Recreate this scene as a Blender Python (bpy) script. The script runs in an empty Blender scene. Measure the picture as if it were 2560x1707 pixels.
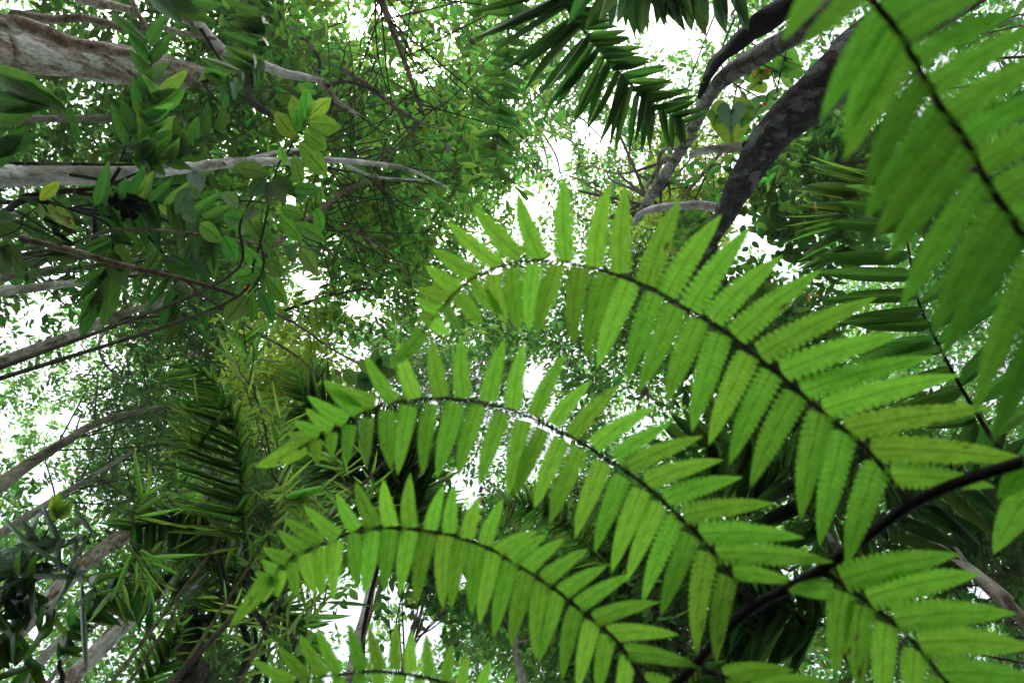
import bpy, math, random
import numpy as np
from mathutils import Vector, Matrix

# ------------------------------------------------------------------ camera, sky, sun, exposure
scene = bpy.context.scene
COL = scene.collection
R = math.radians
CAM_H = 1.5
TILT = math.atan(290.0 / 1730.0)
FW = Vector((0, -math.sin(TILT), math.cos(TILT)))
UP = Vector((0, math.cos(TILT), math.sin(TILT)))
RT = Vector((-1, 0, 0))
C0 = Vector((0, 0, CAM_H))
F = 1730.0

cam_d = bpy.data.cameras.new("camera")
cam = bpy.data.objects.new("camera", cam_d)
COL.objects.link(cam)
m = Matrix((RT, UP, -FW)).transposed().to_4x4()
m.translation = C0
cam.matrix_world = m
cam_d.sensor_width = 36.0
cam_d.lens = 36.0 * F / 2560.0
cam_d.clip_start = 0.02
cam_d.clip_end = 500
cam_d.dof.use_dof = True
cam_d.dof.focus_distance = 5.5
cam_d.dof.aperture_fstop = 7.0
scene.camera = cam

def ray(px, py):
    return FW + RT * ((px - 1280.0) / F) - UP * ((py - 853.5) / F)
def P(px, py, d):
    """the place seen at pixel (px, py) of the 2560 px photograph, d metres along the view axis"""
    return C0 + ray(px, py) * d

SUN_DIR = ray(885, 60).normalized()
elev = math.asin(SUN_DIR.z)
azim = math.atan2(SUN_DIR.x, SUN_DIR.y)
world = bpy.data.worlds.new("World")
scene.world = world
world.use_nodes = True
wn = world.node_tree.nodes; wl = world.node_tree.links
for n in list(wn): wn.remove(n)
sky = wn.new("ShaderNodeTexSky"); sky.sky_type = 'NISHITA'; sky.sun_disc = False
sky.sun_elevation = elev; sky.sun_rotation = azim
sky.dust_density = 4.0; sky.air_density = 1.0; sky.ozone_density = 1.0
hs = wn.new("ShaderNodeHueSaturation"); hs.inputs['Saturation'].default_value = 0.4
bg = wn.new("ShaderNodeBackground"); bg.inputs['Strength'].default_value = 0.15
wo = wn.new("ShaderNodeOutputWorld")
wl.new(sky.outputs[0], hs.inputs['Color']); wl.new(hs.outputs[0], bg.inputs[0]); wl.new(bg.outputs[0], wo.inputs[0])
sun_d = bpy.data.lights.new("sun", 'SUN')
sun_d.energy = 1.5; sun_d.angle = R(12); sun_d.color = (1.0, 0.96, 0.88)
sun = bpy.data.objects.new("sun", sun_d); COL.objects.link(sun)
sun.rotation_euler = SUN_DIR.to_track_quat('Z', 'Y').to_euler()
sun.location = (0, 0, 60)
vs = scene.view_settings
vs.view_transform = 'Standard'; vs.look = 'None'; vs.gamma = 1.0; vs.use_curve_mapping = False
vs.exposure = 1.6
cy = scene.cycles
cy.volume_bounces = 1; HAZE = .0016
cy.max_bounces = 8; cy.diffuse_bounces = 5; cy.transmission_bounces = 6; cy.glossy_bounces = 2
cy.sample_clamp_indirect = 6.0

# ------------------------------------------------------------------ materials
def mat_nodes(name):
    mt = bpy.data.materials.new(name); mt.use_nodes = True
    nt = mt.node_tree
    for n in list(nt.nodes): nt.nodes.remove(n)
    return mt, nt.nodes, nt.links

def leaf_mat(name, refl, trans, rough=0.45, var=0.35, veins=0, mid=0.0, island=True, spec=0.4, spots=0.0, tmix=0.5, hue=0.04):
    mt, N, L = mat_nodes(name)
    out = N.new("ShaderNodeOutputMaterial")
    pr = N.new("ShaderNodeBsdfPrincipled"); tr = N.new("ShaderNodeBsdfTranslucent"); ad = N.new("ShaderNodeMixShader")
    pr.inputs['Roughness'].default_value = rough
    pr.inputs['Specular IOR Level'].default_value = spec
    ad.inputs[0].default_value = tmix
    L.new(pr.outputs[0], ad.inputs[1]); L.new(tr.outputs[0], ad.inputs[2]); L.new(ad.outputs[0], out.inputs[0])
    geo = N.new("ShaderNodeNewGeometry"); oi = N.new("ShaderNodeObjectInfo")
    rnd = geo.outputs['Random Per Island'] if island else oi.outputs['Random']
    # per leaf brightness and hue
    mr = N.new("ShaderNodeMapRange"); mr.inputs['To Min'].default_value = 1 - var; mr.inputs['To Max'].default_value = 1 + var
    L.new(rnd, mr.inputs['Value'])
    m2 = N.new("ShaderNodeMath"); m2.operation = 'MULTIPLY'; m2.inputs[1].default_value = 7.31
    L.new(rnd, m2.inputs[0])
    fr = N.new("ShaderNodeMath"); fr.operation = 'FRACT'; L.new(m2.outputs[0], fr.inputs[0])
    hr = N.new("ShaderNodeMapRange"); hr.inputs['To Min'].default_value = 0.5 - hue; hr.inputs['To Max'].default_value = 0.5 + hue * 0.6
    L.new(fr.outputs[0], hr.inputs['Value'])
    tc = N.new("ShaderNodeTexCoord")
    nz = N.new("ShaderNodeTexNoise"); nz.inputs['Scale'].default_value = 6.0 if veins else 9.0; nz.inputs['Detail'].default_value = 4
    L.new(tc.outputs['Object'], nz.inputs['Vector'])
    nr = N.new("ShaderNodeMapRange"); nr.inputs['From Min'].default_value = .3; nr.inputs['From Max'].default_value = .7
    nr.inputs['To Min'].default_value = .78; nr.inputs['To Max'].default_value = 1.2
    L.new(nz.outputs['Fac'], nr.inputs['Value'])
    mul = N.new("ShaderNodeMath"); mul.operation = 'MULTIPLY'
    L.new(mr.outputs[0], mul.inputs[0]); L.new(nr.outputs[0], mul.inputs[1])
    val = mul.outputs[0]
    if veins or mid:
        uv = N.new("ShaderNodeSeparateXYZ"); L.new(tc.outputs['UV'], uv.inputs[0])
        av = N.new("ShaderNodeMath"); av.operation = 'ABSOLUTE'
        sb = N.new("ShaderNodeMath"); sb.operation = 'SUBTRACT'; sb.inputs[1].default_value = 0.5
        L.new(uv.outputs['Y'], sb.inputs[0]); L.new(sb.outputs[0], av.inputs[0])
        # midrib
        mm = N.new("ShaderNodeMapRange"); mm.inputs['From Min'].default_value = 0.012; mm.inputs['From Max'].default_value = 0.05
        mm.inputs['To Min'].default_value = 1 - mid; mm.inputs['To Max'].default_value = 1
        L.new(av.outputs[0], mm.inputs['Value'])
        k = N.new("ShaderNodeMath"); k.operation = 'MULTIPLY'; L.new(val, k.inputs[0]); L.new(mm.outputs[0], k.inputs[1]); val = k.outputs[0]
        if veins:
            # side veins: chevrons; u*veins - |v|*k
            a = N.new("ShaderNodeMath"); a.operation = 'MULTIPLY'; a.inputs[1].default_value = float(abs(veins)); L.new(uv.outputs['X'], a.inputs[0])
            b = N.new("ShaderNodeMath"); b.operation = 'MULTIPLY'; b.inputs[1].default_value = -1.6 if veins > 0 else 0.0; L.new(av.outputs[0], b.inputs[0])
            c = N.new("ShaderNodeMath"); c.operation = 'ADD'; L.new(a.outputs[0], c.inputs[0]); L.new(b.outputs[0], c.inputs[1])
            if veins < 0:   # parallel pleats along the leaflet
                a.inputs[1].default_value = 0.0; b.inputs[1].default_value = -float(veins)
            pp = N.new("ShaderNodeMath"); pp.operation = 'PINGPONG'; pp.inputs[1].default_value = 0.5; L.new(c.outputs[0], pp.inputs[0])
            vm = N.new("ShaderNodeMapRange"); vm.inputs['From Min'].default_value = 0.0; vm.inputs['From Max'].default_value = 0.16
            vm.inputs['To Min'].default_value = 0.86; vm.inputs['To Max'].default_value = 1.0
            L.new(pp.outputs[0], vm.inputs['Value'])
            k2 = N.new("ShaderNodeMath"); k2.operation = 'MULTIPLY'; L.new(val, k2.inputs[0]); L.new(vm.outputs[0], k2.inputs[1]); val = k2.outputs[0]
            bp = N.new("ShaderNodeBump"); bp.inputs['Strength'].default_value = 0.35; bp.inputs['Distance'].default_value = 0.002
            L.new(pp.outputs[0], bp.inputs['Height']); L.new(bp.outputs[0], pr.inputs['Normal'])
    for colr, sock in ((refl, pr.inputs['Base Color']), (trans, tr.inputs['Color'])):
        h = N.new("ShaderNodeHueSaturation"); h.inputs['Color'].default_value = (*colr, 1)
        L.new(hr.outputs[0], h.inputs['Hue']); L.new(val, h.inputs['Value'])
        src = h.outputs[0]
        if spots:
            z = N.new("ShaderNodeTexNoise"); z.inputs['Scale'].default_value = 5.0; z.inputs['Detail'].default_value = 5
            zo = N.new("ShaderNodeVectorMath"); zo.operation = 'ADD'
            L.new(tc.outputs['Object'], zo.inputs[0]); L.new(oi.outputs['Location'], zo.inputs[1]); L.new(zo.outputs[0], z.inputs['Vector'])
            zr = N.new("ShaderNodeMapRange"); zr.inputs['From Min'].default_value = .66 - spots * .2; zr.inputs['From Max'].default_value = .70 - spots * .2
            L.new(z.outputs['Fac'], zr.inputs['Value'])
            mx = N.new("ShaderNodeMix"); mx.data_type = 'RGBA'; L.new(zr.outputs[0], mx.inputs['Factor'])
            L.new(src, mx.inputs['A']); mx.inputs['B'].default_value = (0.10, 0.05, 0.02, 1); src = mx.outputs['Result']
        L.new(src, sock)
    return mt

def bark_mat(name, dark, light, patch, scale=6.0, pale=0.5, rough=0.85, rings=0.0, red=0.0, stretch=0.35):
    mt, N, L = mat_nodes(name)
    out = N.new("ShaderNodeOutputMaterial"); pr = N.new("ShaderNodeBsdfPrincipled"); L.new(pr.outputs[0], out.inputs[0])
    pr.inputs['Roughness'].default_value = rough; pr.inputs['Specular IOR Level'].default_value = .25
    tc = N.new("ShaderNodeTexCoord"); mp = N.new("ShaderNodeMapping"); mp.inputs['Scale'].default_value = (1, 1, stretch)
    L.new(tc.outputs['Object'], mp.inputs[0])
    n1 = N.new("ShaderNodeTexNoise"); n1.inputs['Scale'].default_value = scale; n1.inputs['Detail'].default_value = 8; n1.inputs['Roughness'].default_value = .75
    n2 = N.new("ShaderNodeTexNoise"); n2.inputs['Scale'].default_value = scale * 3.7; n2.inputs['Detail'].default_value = 6; n2.inputs['Roughness'].default_value = .7
    n3 = N.new("ShaderNodeTexNoise"); n3.inputs['Scale'].default_value = scale * .45; n3.inputs['Detail'].default_value = 7
    for n in (n1, n2, n3): L.new(mp.outputs[0], n.inputs['Vector'])
    r1 = N.new("ShaderNodeMapRange"); r1.inputs['From Min'].default_value = .52 - .2 * pale; r1.inputs['From Max'].default_value = .62 - .14 * pale
    L.new(n1.outputs['Fac'], r1.inputs['Value'])
    mx = N.new("ShaderNodeMix"); mx.data_type = 'RGBA'; L.new(r1.outputs[0], mx.inputs['Factor'])
    mx.inputs['A'].default_value = (*dark, 1); mx.inputs['B'].default_value = (*light, 1)
    r3 = N.new("ShaderNodeMapRange"); r3.inputs['From Min'].default_value = .54; r3.inputs['From Max'].default_value = .58
    L.new(n3.outputs['Fac'], r3.inputs['Value'])
    mx2 = N.new("ShaderNodeMix"); mx2.data_type = 'RGBA'; L.new(r3.outputs[0], mx2.inputs['Factor'])
    L.new(mx.outputs['Result'], mx2.inputs['A']); mx2.inputs['B'].default_value = (*patch, 1)
    r2 = N.new("ShaderNodeMapRange"); r2.inputs['From Min'].default_value = .3; r2.inputs['From Max'].default_value = .7
    r2.inputs['To Min'].default_value = .4; r2.inputs['To Max'].default_value = 1.4
    L.new(n2.outputs['Fac'], r2.inputs['Value'])
    hsv = N.new("ShaderNodeHueSaturation"); L.new(mx2.outputs['Result'], hsv.inputs['Color'])
    v = r2.outputs[0]
    if rings:
        wv = N.new("ShaderNodeTexWave"); wv.bands_direction = 'Z'; wv.inputs['Scale'].default_value = rings; wv.inputs['Distortion'].default_value = 3.0
        wv.inputs['Detail'].default_value = 3; L.new(tc.outputs['Object'], wv.inputs['Vector'])
        wr = N.new("ShaderNodeMapRange"); wr.inputs['From Min'].default_value = 0; wr.inputs['From Max'].default_value = .12
        wr.inputs['To Min'].default_value = .45; L.new(wv.outputs['Fac'], wr.inputs['Value'])
        k = N.new("ShaderNodeMath"); k.operation = 'MULTIPLY'; L.new(v, k.inputs[0]); L.new(wr.outputs[0], k.inputs[1]); v = k.outputs[0]
    L.new(v, hsv.inputs['Value']); L.new(hsv.outputs[0], pr.inputs['Base Color'])
    bp = N.new("ShaderNodeBump"); bp.inputs['Strength'].default_value = .9; bp.inputs['Distance'].default_value = .03
    ad = N.new("ShaderNodeMath"); ad.operation = 'ADD'; L.new(n1.outputs['Fac'], ad.inputs[0]); L.new(n2.outputs['Fac'], ad.inputs[1])
    L.new(ad.outputs[0], bp.inputs['Height']); L.new(bp.outputs[0], pr.inputs['Normal'])
    return mt

M = {}
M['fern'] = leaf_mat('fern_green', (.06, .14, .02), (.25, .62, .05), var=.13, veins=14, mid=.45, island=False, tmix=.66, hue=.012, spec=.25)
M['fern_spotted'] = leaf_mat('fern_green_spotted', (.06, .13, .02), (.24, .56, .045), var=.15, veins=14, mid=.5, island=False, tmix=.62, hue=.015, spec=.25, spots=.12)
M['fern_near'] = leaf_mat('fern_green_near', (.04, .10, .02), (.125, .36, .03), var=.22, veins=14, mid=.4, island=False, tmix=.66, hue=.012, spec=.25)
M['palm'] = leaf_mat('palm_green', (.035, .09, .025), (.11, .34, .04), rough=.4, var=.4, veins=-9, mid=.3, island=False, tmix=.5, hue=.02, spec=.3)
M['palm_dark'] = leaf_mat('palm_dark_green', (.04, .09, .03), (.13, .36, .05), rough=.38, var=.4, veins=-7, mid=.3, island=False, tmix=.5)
M['palm_shade'] = leaf_mat('palm_shadow_green', (.02, .045, .015), (.05, .15, .02), rough=.4, var=.5, veins=-7, mid=.3, island=False, tmix=.5)  # darker palm copy, deep shade put into the leaf colour
M['palm_mid'] = leaf_mat('palm_mid_green', (.05, .12, .03), (.26, .60, .06), rough=.35, var=.35, veins=-9, mid=.3, island=False, tmix=.55)
M['palm_sheen'] = leaf_mat('palm_sheen_green', (.26, .38, .28), (.30, .50, .26), rough=.3, var=.4, veins=-7, mid=.3, island=False, tmix=.35, spec=.8)  # pale sky sheen of the glossy leaflets put into the leaf colour
M['broad'] = leaf_mat('broad_leaf_green', (.05, .12, .03), (.19, .50, .05), rough=.5, var=.3, veins=11, mid=.6, island=False, tmix=.55, spec=.2)
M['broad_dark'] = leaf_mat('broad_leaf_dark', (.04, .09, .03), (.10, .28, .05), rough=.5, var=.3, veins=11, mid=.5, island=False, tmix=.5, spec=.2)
M['broad_bright'] = leaf_mat('broad_leaf_bright', (.06, .14, .02), (.28, .55, .04), rough=.45, var=.15, veins=11, mid=.6, island=False, tmix=.6)
M['eaten'] = leaf_mat('eaten_leaf', (.06, .14, .02), (.28, .55, .04), rough=.45, var=.1, veins=11, mid=.6, island=False, tmix=.6, spots=.55)
M['heart'] = leaf_mat('heart_leaf_green', (.05, .12, .02), (.24, .60, .06), rough=.5, var=.35, veins=7, mid=.5, island=False, tmix=.6, spec=.15)
M['bamboo'] = leaf_mat('bamboo_leaf_green', (.08, .17, .04), (.42, .80, .12), rough=.45, var=.35, veins=-5, mid=.2, island=False, tmix=.55)
M['canopy'] = leaf_mat('canopy_leaf_green', (.05, .12, .03), (.29, .70, .10), var=.7, mid=0, island=True, tmix=.55, hue=.05)
M['canopy_leaf'] = leaf_mat('canopy_single_leaf', (.05, .12, .03), (.29, .70, .10), var=.55, veins=9, mid=.4, island=False, tmix=.55, hue=.05)
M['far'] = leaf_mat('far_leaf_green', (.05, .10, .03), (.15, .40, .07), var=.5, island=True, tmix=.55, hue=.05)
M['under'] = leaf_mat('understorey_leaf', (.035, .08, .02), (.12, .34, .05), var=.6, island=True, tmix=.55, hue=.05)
M['far_sunlit'] = leaf_mat('far_leaf_sunlit', (.09, .15, .03), (.62, .88, .12), var=.3, island=True, tmix=.6, hue=.03)  # sunlit brightness put into the leaf colour
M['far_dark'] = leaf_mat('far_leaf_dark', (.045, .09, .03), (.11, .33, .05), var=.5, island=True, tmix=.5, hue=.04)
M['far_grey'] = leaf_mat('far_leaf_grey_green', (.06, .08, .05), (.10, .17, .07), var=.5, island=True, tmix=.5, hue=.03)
M['bamboo_stem'] = bark_mat('bamboo_stem', (.10, .09, .04), (.22, .20, .09), (.15, .16, .06), rings=3)
M['dead'] = leaf_mat('dead_leaf_brown', (.10, .05, .03), (.10, .04, .02), var=.4, island=False, tmix=.3)
M['orange'] = leaf_mat('withered_leaf', (.35, .14, .02), (.8, .22, .02), var=.3, island=False, tmix=.6)
M['yellowed'] = leaf_mat('yellowed_leaf', (.25, .25, .03), (.75, .62, .04), var=.3, island=False, tmix=.6, veins=9, mid=.4, spots=.2)
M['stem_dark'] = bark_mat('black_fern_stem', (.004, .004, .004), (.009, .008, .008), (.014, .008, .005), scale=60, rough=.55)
M['stem_brown'] = bark_mat('fern_rachis', (.03, .025, .015), (.08, .07, .04), (.12, .12, .09), scale=150)
M['twig'] = bark_mat('twig_bark', (.04, .03, .02), (.09, .07, .05), (.06, .06, .03), scale=20)
M['palm_stem'] = bark_mat('palm_rachis', (.01, .012, .006), (.02, .025, .01), (.03, .03, .015), scale=20, rough=.5)
M['mottled'] = bark_mat('mottled_bark', (.27, .18, .14), (.64, .58, .51), (.80, .82, .79), scale=10, pale=.45)
M['white_bark'] = bark_mat('white_bark', (.42, .43, .39), (.80, .82, .80), (.38, .38, .32), scale=6, pale=1.0)
M['grey_bark'] = bark_mat('grey_bark', (.16, .14, .10), (.46, .44, .38), (.62, .63, .59), scale=9, pale=.6)
M['brown_bark'] = bark_mat('brown_bark', (.12, .09, .06), (.34, .30, .23), (.45, .43, .36), scale=7, pale=.5)
M['dark_bark'] = bark_mat('dark_bark', (.02, .017, .016), (.09, .083, .08), (.20, .22, .22), scale=20, pale=.3)
M['ring_bark'] = bark_mat('ringed_bark', (.14, .12, .11), (.40, .39, .37), (.60, .62, .62), scale=12, pale=.6, rings=2.2)
M['moss_bark'] = bark_mat('mossy_bark', (.02, .025, .01), (.06, .075, .03), (.22, .23, .18), scale=14, pale=.4)

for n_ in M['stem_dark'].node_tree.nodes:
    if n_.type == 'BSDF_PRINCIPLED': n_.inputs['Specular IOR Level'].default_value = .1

# ------------------------------------------------------------------ mesh helpers
def new_mesh(name, verts, faces_flat, loop_starts=None, nper=None, mat=None, uvs=None, smooth=True):
    """fast mesh from arrays; faces_flat: (k, n) int array"""
    verts = np.asarray(verts, dtype=np.float32); faces = np.asarray(faces_flat, dtype=np.int32)
    me = bpy.data.meshes.new(name)
    me.vertices.add(len(verts)); me.vertices.foreach_set("co", verts.ravel())
    k, n = faces.shape
    me.loops.add(k * n); me.loops.foreach_set("vertex_index", faces.ravel())
    me.polygons.add(k); me.polygons.foreach_set("loop_start", np.arange(0, k * n, n, dtype=np.int32))
    me.polygons.foreach_set("use_smooth", np.full(k, smooth, dtype=bool))
    if uvs is not None:
        ul = me.uv_layers.new(name="UVMap")
        ul.data.foreach_set("uv", np.asarray(uvs, dtype=np.float32)[faces.ravel()].ravel())
    me.update(calc_edges=True)
    if mat: me.materials.append(mat)
    return me

def link(name, me, parent=None):
    o = bpy.data.objects.new(name, me); COL.objects.link(o)
    if parent is not None: o.parent = parent
    return o

def root(name, loc, label, cat, group=None):
    o = bpy.data.objects.new(name, None); COL.objects.link(o)
    o.location = loc; o.empty_display_size = .1
    o['label'] = label; o['category'] = cat
    if group: o['group'] = group
    return o

def origin_of(o):
    v = Vector((0, 0, 0))
    while o is not None:
        v += o.location; o = o.parent
    return v

def smooth_path(pts, vals, per=5):
    """Catmull-Rom through pts with per-point values"""
    pts = [np.array(p, dtype=float) for p in pts]; vals = list(vals)
    if len(pts) == 2: per = max(2, per)
    e = [2 * pts[0] - pts[1]] + pts + [2 * pts[-1] - pts[-2]]
    ov = [vals[0]] + vals + [vals[-1]]
    P_, V_ = [], []
    for i in range(len(pts) - 1):
        for j in range(per):
            t = j / per
            a, b, c, d = e[i], e[i + 1], e[i + 2], e[i + 3]
            P_.append(.5 * ((2 * b) + (-a + c) * t + (2 * a - 5 * b + 4 * c - d) * t * t + (-a + 3 * b - 3 * c + d) * t ** 3))
            V_.append(ov[i + 1] * (1 - t) + ov[i + 2] * t)
    P_.append(pts[-1]); V_.append(vals[-1])
    return np.array(P_), np.array(V_)

def tube_arrays(path, rad, sides=8, rough=0.0, rng=None, flute=0.0):
    n = len(path)
    tang = np.gradient(path, axis=0); tang /= np.linalg.norm(tang, axis=1)[:, None] + 1e-12
    ref = np.array([0.31, 0.77, 0.2]); ref /= np.linalg.norm(ref)
    if abs(np.dot(ref, tang[0])) > .9: ref = np.array([.9, -.1, .2])
    u = ref - tang[0] * np.dot(ref, tang[0]); u /= np.linalg.norm(u)
    V = []
    ang = np.linspace(0, 2 * np.pi, sides, endpoint=False)
    ph = rng.uniform(0, 6.28, 4) if rng is not None else np.zeros(4)
    for i in range(n):
        u = u - tang[i] * np.dot(u, tang[i]); u /= np.linalg.norm(u)
        w = np.cross(tang[i], u)
        r = rad[i] * np.ones(sides)
        if rough and rng is not None:
            r = r * (1 + rough * (np.sin(2 * ang + ph[0] + i * .35) + .6 * np.sin(3 * ang + ph[1] - i * .5) + .5 * np.sin(i * .9 + ph[2]) + .4 * rng.uniform(-1, 1, sides)))
        V.append(path[i] + np.outer(np.cos(ang) * r, u) + np.outer(np.sin(ang) * r, w))
    V = np.concatenate(V)
    idx = np.arange(sides); nx = (idx + 1) % sides
    Fc = []
    for i in range(n - 1):
        a = i * sides
        Fc.append(np.stack([a + idx, a + nx, a + sides + nx, a + sides + idx], 1))
    return V, np.concatenate(Fc)

def tube(name, pts, rad, mat, parent, sides=10, per=5, rough=0.0, seed=0):
    path, r = smooth_path(pts, rad, per)
    rng = np.random.default_rng(seed + 17)
    V, Fc = tube_arrays(path, r, sides, rough, rng)
    V = V - np.array(origin_of(parent)) if parent is not None else V
    me = new_mesh(name, V, Fc, mat=mat)
    return link(name, me, parent)

def px_tube(name, pts, mat, parent, sides=10, per=5, rough=0.0, seed=0):
    """pts: (px, py, depth, width in px)"""
    return tube(name, [P(x, y, d) for x, y, d, w in pts], [w * d / F / 2 for x, y, d, w in pts], mat, parent, sides, per, rough, seed)

# ------------------------------------------------------------------ leaf meshes (unit length along +X)
def strip_leaf(name, outline, nseg=8, cols=(-1, -.5, 0, .5, 1), fold=.12, droop=.1, bend=0.0, wave=0.0, wlen=.3, quilt=0.0, lobes=0, mat=None, hole=None):
    V = []; UV = []
    ts = np.linspace(0, 1, nseg + 1)
    for t in ts:
        w = outline(t)
        for c in cols:
            y = .5 * w * c + bend * t * t
            z = -droop * t * t - fold * abs(c) * wlen * w + wave * .03 * math.sin(t * 19 + c * 2.1) * abs(c)
            if quilt: z += quilt * math.cos(2 * math.pi * (t * lobes - abs(c) * .35)) * abs(c) * (1 - t)
            V.append((t, y, z)); UV.append((t, .5 + .5 * c))
    k = len(cols); Fc = []
    for i in range(nseg):
        for j in range(k - 1):
            a = i * k + j
            Fc.append((a, a + k, a + k + 1, a + 1))
    return new_mesh(name, V, Fc, mat=mat, uvs=UV)

def fern_outline(lobes, deep):
    def f(t):
        e = min(1.0, .86 + t * 1.6) * (1 - t ** 2.9) * (1 - .08 * t)
        ph = (t * lobes) % 1.0
        lobe = abs(math.sin(math.pi * ph)) ** .5
        dd = deep * (1 - t) ** .8 + .06
        return max(e, 0) * (1 - dd * (1 - lobe)) + .004
    return f
FERN = {}
def fern_mesh(key, mat):
    if key in FERN: return FERN[key]
    side, var, near = key
    rng = random.Random(hash(key) % 1000 if False else (side + 2) * 31 + var * 7 + (5 if near else 0))
    lobes = 15 + var % 3
    if var == 4 and not near: mat = M['fern_spotted']
    FERN[key] = strip_leaf('leaflet', fern_outline(lobes, rng.uniform(.32, .46)), nseg=lobes * 8, cols=(-1, -.55, 0, .55, 1), fold=.03, droop=rng.uniform(.02, .09),
                           bend=side * rng.uniform(.15, .55), quilt=.007, lobes=lobes, mat=mat, wave=.12)
    return FERN[key]

lanc = lambda t: (math.sin(math.pi * min(1, t * .93 + .07) ** .75)) ** .8 * (1 if t < .97 else .4) + .01
ellip = lambda t: max(0.0, math.sin(math.pi * t)) ** .72 * (1.0 if t < .8 else 1 - ((t - .8) / .2) ** 2 * .5) + .008
palmo = lambda t: min(1, .3 + t * 3.2) * (1 - .9 * max(0, (t - .55) / .45) ** 2.4) + .01
needl = lambda t: min(1, .5 + t * 5) * (1 - t ** 2.2) + .02
broadp = lambda t: (math.sin(math.pi * (.12 + .86 * t)) ** .75) * (1 - .2 * t)
def heart_mesh(mat):
    # heart shaped leaf, petiole in the notch at the origin, tip at x = 1
    V = [(0, 0, 0)]; UV = [(0.02, .5)]
    out = []
    N = 28
    for i in range(N + 1):
        t = math.pi - math.pi * i / N
        hx_ = -(13 * math.cos(t) - 5 * math.cos(2 * t) - 2 * math.cos(3 * t) - math.cos(4 * t))
        out.append(((hx_ + 5) / 22, .5 * math.sin(t) ** 3))
    half = out
    rings = []
    for k in (.5, 1.0):
        for s in (1, -1):
            for (x, y) in half:
                V.append((x * k, s * y * k, -.10 * abs(y) * k - .08 * k * k * max(0, x))); UV.append((max(0, x * k), .5 + s * .5 * min(1, abs(y) * k * 1.6)))
    n = N + 1
    Fc = []
    def ridx(k, s, i): return 1 + (k * 2 + s) * n + i
    for s in (0, 1):
        for i in range(N):
            a, b = ridx(0, s, i), ridx(0, s, i + 1); c, d = ridx(1, s, i), ridx(1, s, i + 1)
            Fc.append((0, a, b, b)); Fc.append((a, c, d, b))
    Fq = []
    me = bpy.data.meshes.new('leaf')
    fl = [tuple(dict.fromkeys(f)) for f in Fc]
    me.from_pydata(V, [], fl)
    ul = me.uv_layers.new(name="UVMap")
    for lp in me.loops: ul.data[lp.index].uv = UV[lp.vertex_index]
    for p in me.polygons: p.use_smooth = True
    me.materials.append(mat); return me

MESH = {}
def leafset(kind, mat, n=5):
    key = (kind, mat.name)
    if key in MESH: return MESH[key]
    rng = random.Random(len(MESH) + 3)
    L = []
    for i in range(n):
        b = rng.uniform(-.5, .5); nm = 'leaf'
        if kind == 'ellip': me = strip_leaf(nm, ellip, 10, fold=.25, droop=rng.uniform(.0, .2), bend=b * .35, wave=.5, mat=mat)
        elif kind == 'lanc': me = strip_leaf(nm, lanc, 8, cols=(-1, 0, 1), fold=.3, droop=rng.uniform(0, .25), bend=b * .5, mat=mat)
        elif kind == 'palm': me = strip_leaf('leaflet', palmo, 9, cols=(-1, -.5, 0, .5, 1), fold=.45, droop=rng.uniform(.02, .16), bend=b * 1.2, wave=.15, mat=mat)
        elif kind == 'needle': me = strip_leaf('leaflet', needl, 7, cols=(-1, 0, 1), fold=.5, droop=rng.uniform(.03, .2), bend=b * 2.5, mat=mat)
        elif kind == 'curl': me = strip_leaf('leaflet', palmo, 10, cols=(-1, 0, 1), fold=.6, droop=rng.uniform(.4, .8), bend=b * 1.2, mat=mat)
        elif kind == 'broadp': me = strip_leaf('leaflet', broadp, 10, fold=.35, droop=rng.uniform(0, .15), bend=b * .5, wave=.4, mat=mat)
        elif kind == 'heart': me = heart_mesh(mat)
        L.append(me)
    MESH[key] = L
    return L

def place_leaf(name, me, B, T, width, parent, org, roll=0.0, toward=None):
    """leaf object from base B to tip T (world), blade of given width facing the direction 'toward'"""
    X = T - B; L = X.length
    if L < 1e-6: return None
    X.normalize()
    n = (C0 - B).normalized() if toward is None else toward
    Z = n - X * n.dot(X)
    if Z.length < 1e-4: Z = Vector((0, 0, 1)) - X * X.z
    Z.normalize()
    if Z.z < 0: Z = -Z
    if roll: Z = Matrix.Rotation(roll, 3, X) @ Z
    Y = Z.cross(X)
    mt = Matrix((X * L, Y * width, Z * L)).transposed().to_4x4()
    mt.translation = B - org
    o = bpy.data.objects.new(name, me); COL.objects.link(o)
    o.parent = parent; o.matrix_local = mt
    return o

def px_leaf(me, bx, by, tx, ty, wpx, d, parent, org, d2=None, roll=0.0, name='leaf'):
    d2 = d if d2 is None else d2
    return place_leaf(name, me, P(bx, by, d), P(tx, ty, d2), wpx * (d + d2) / 2 / F, parent, org, roll)

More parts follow.
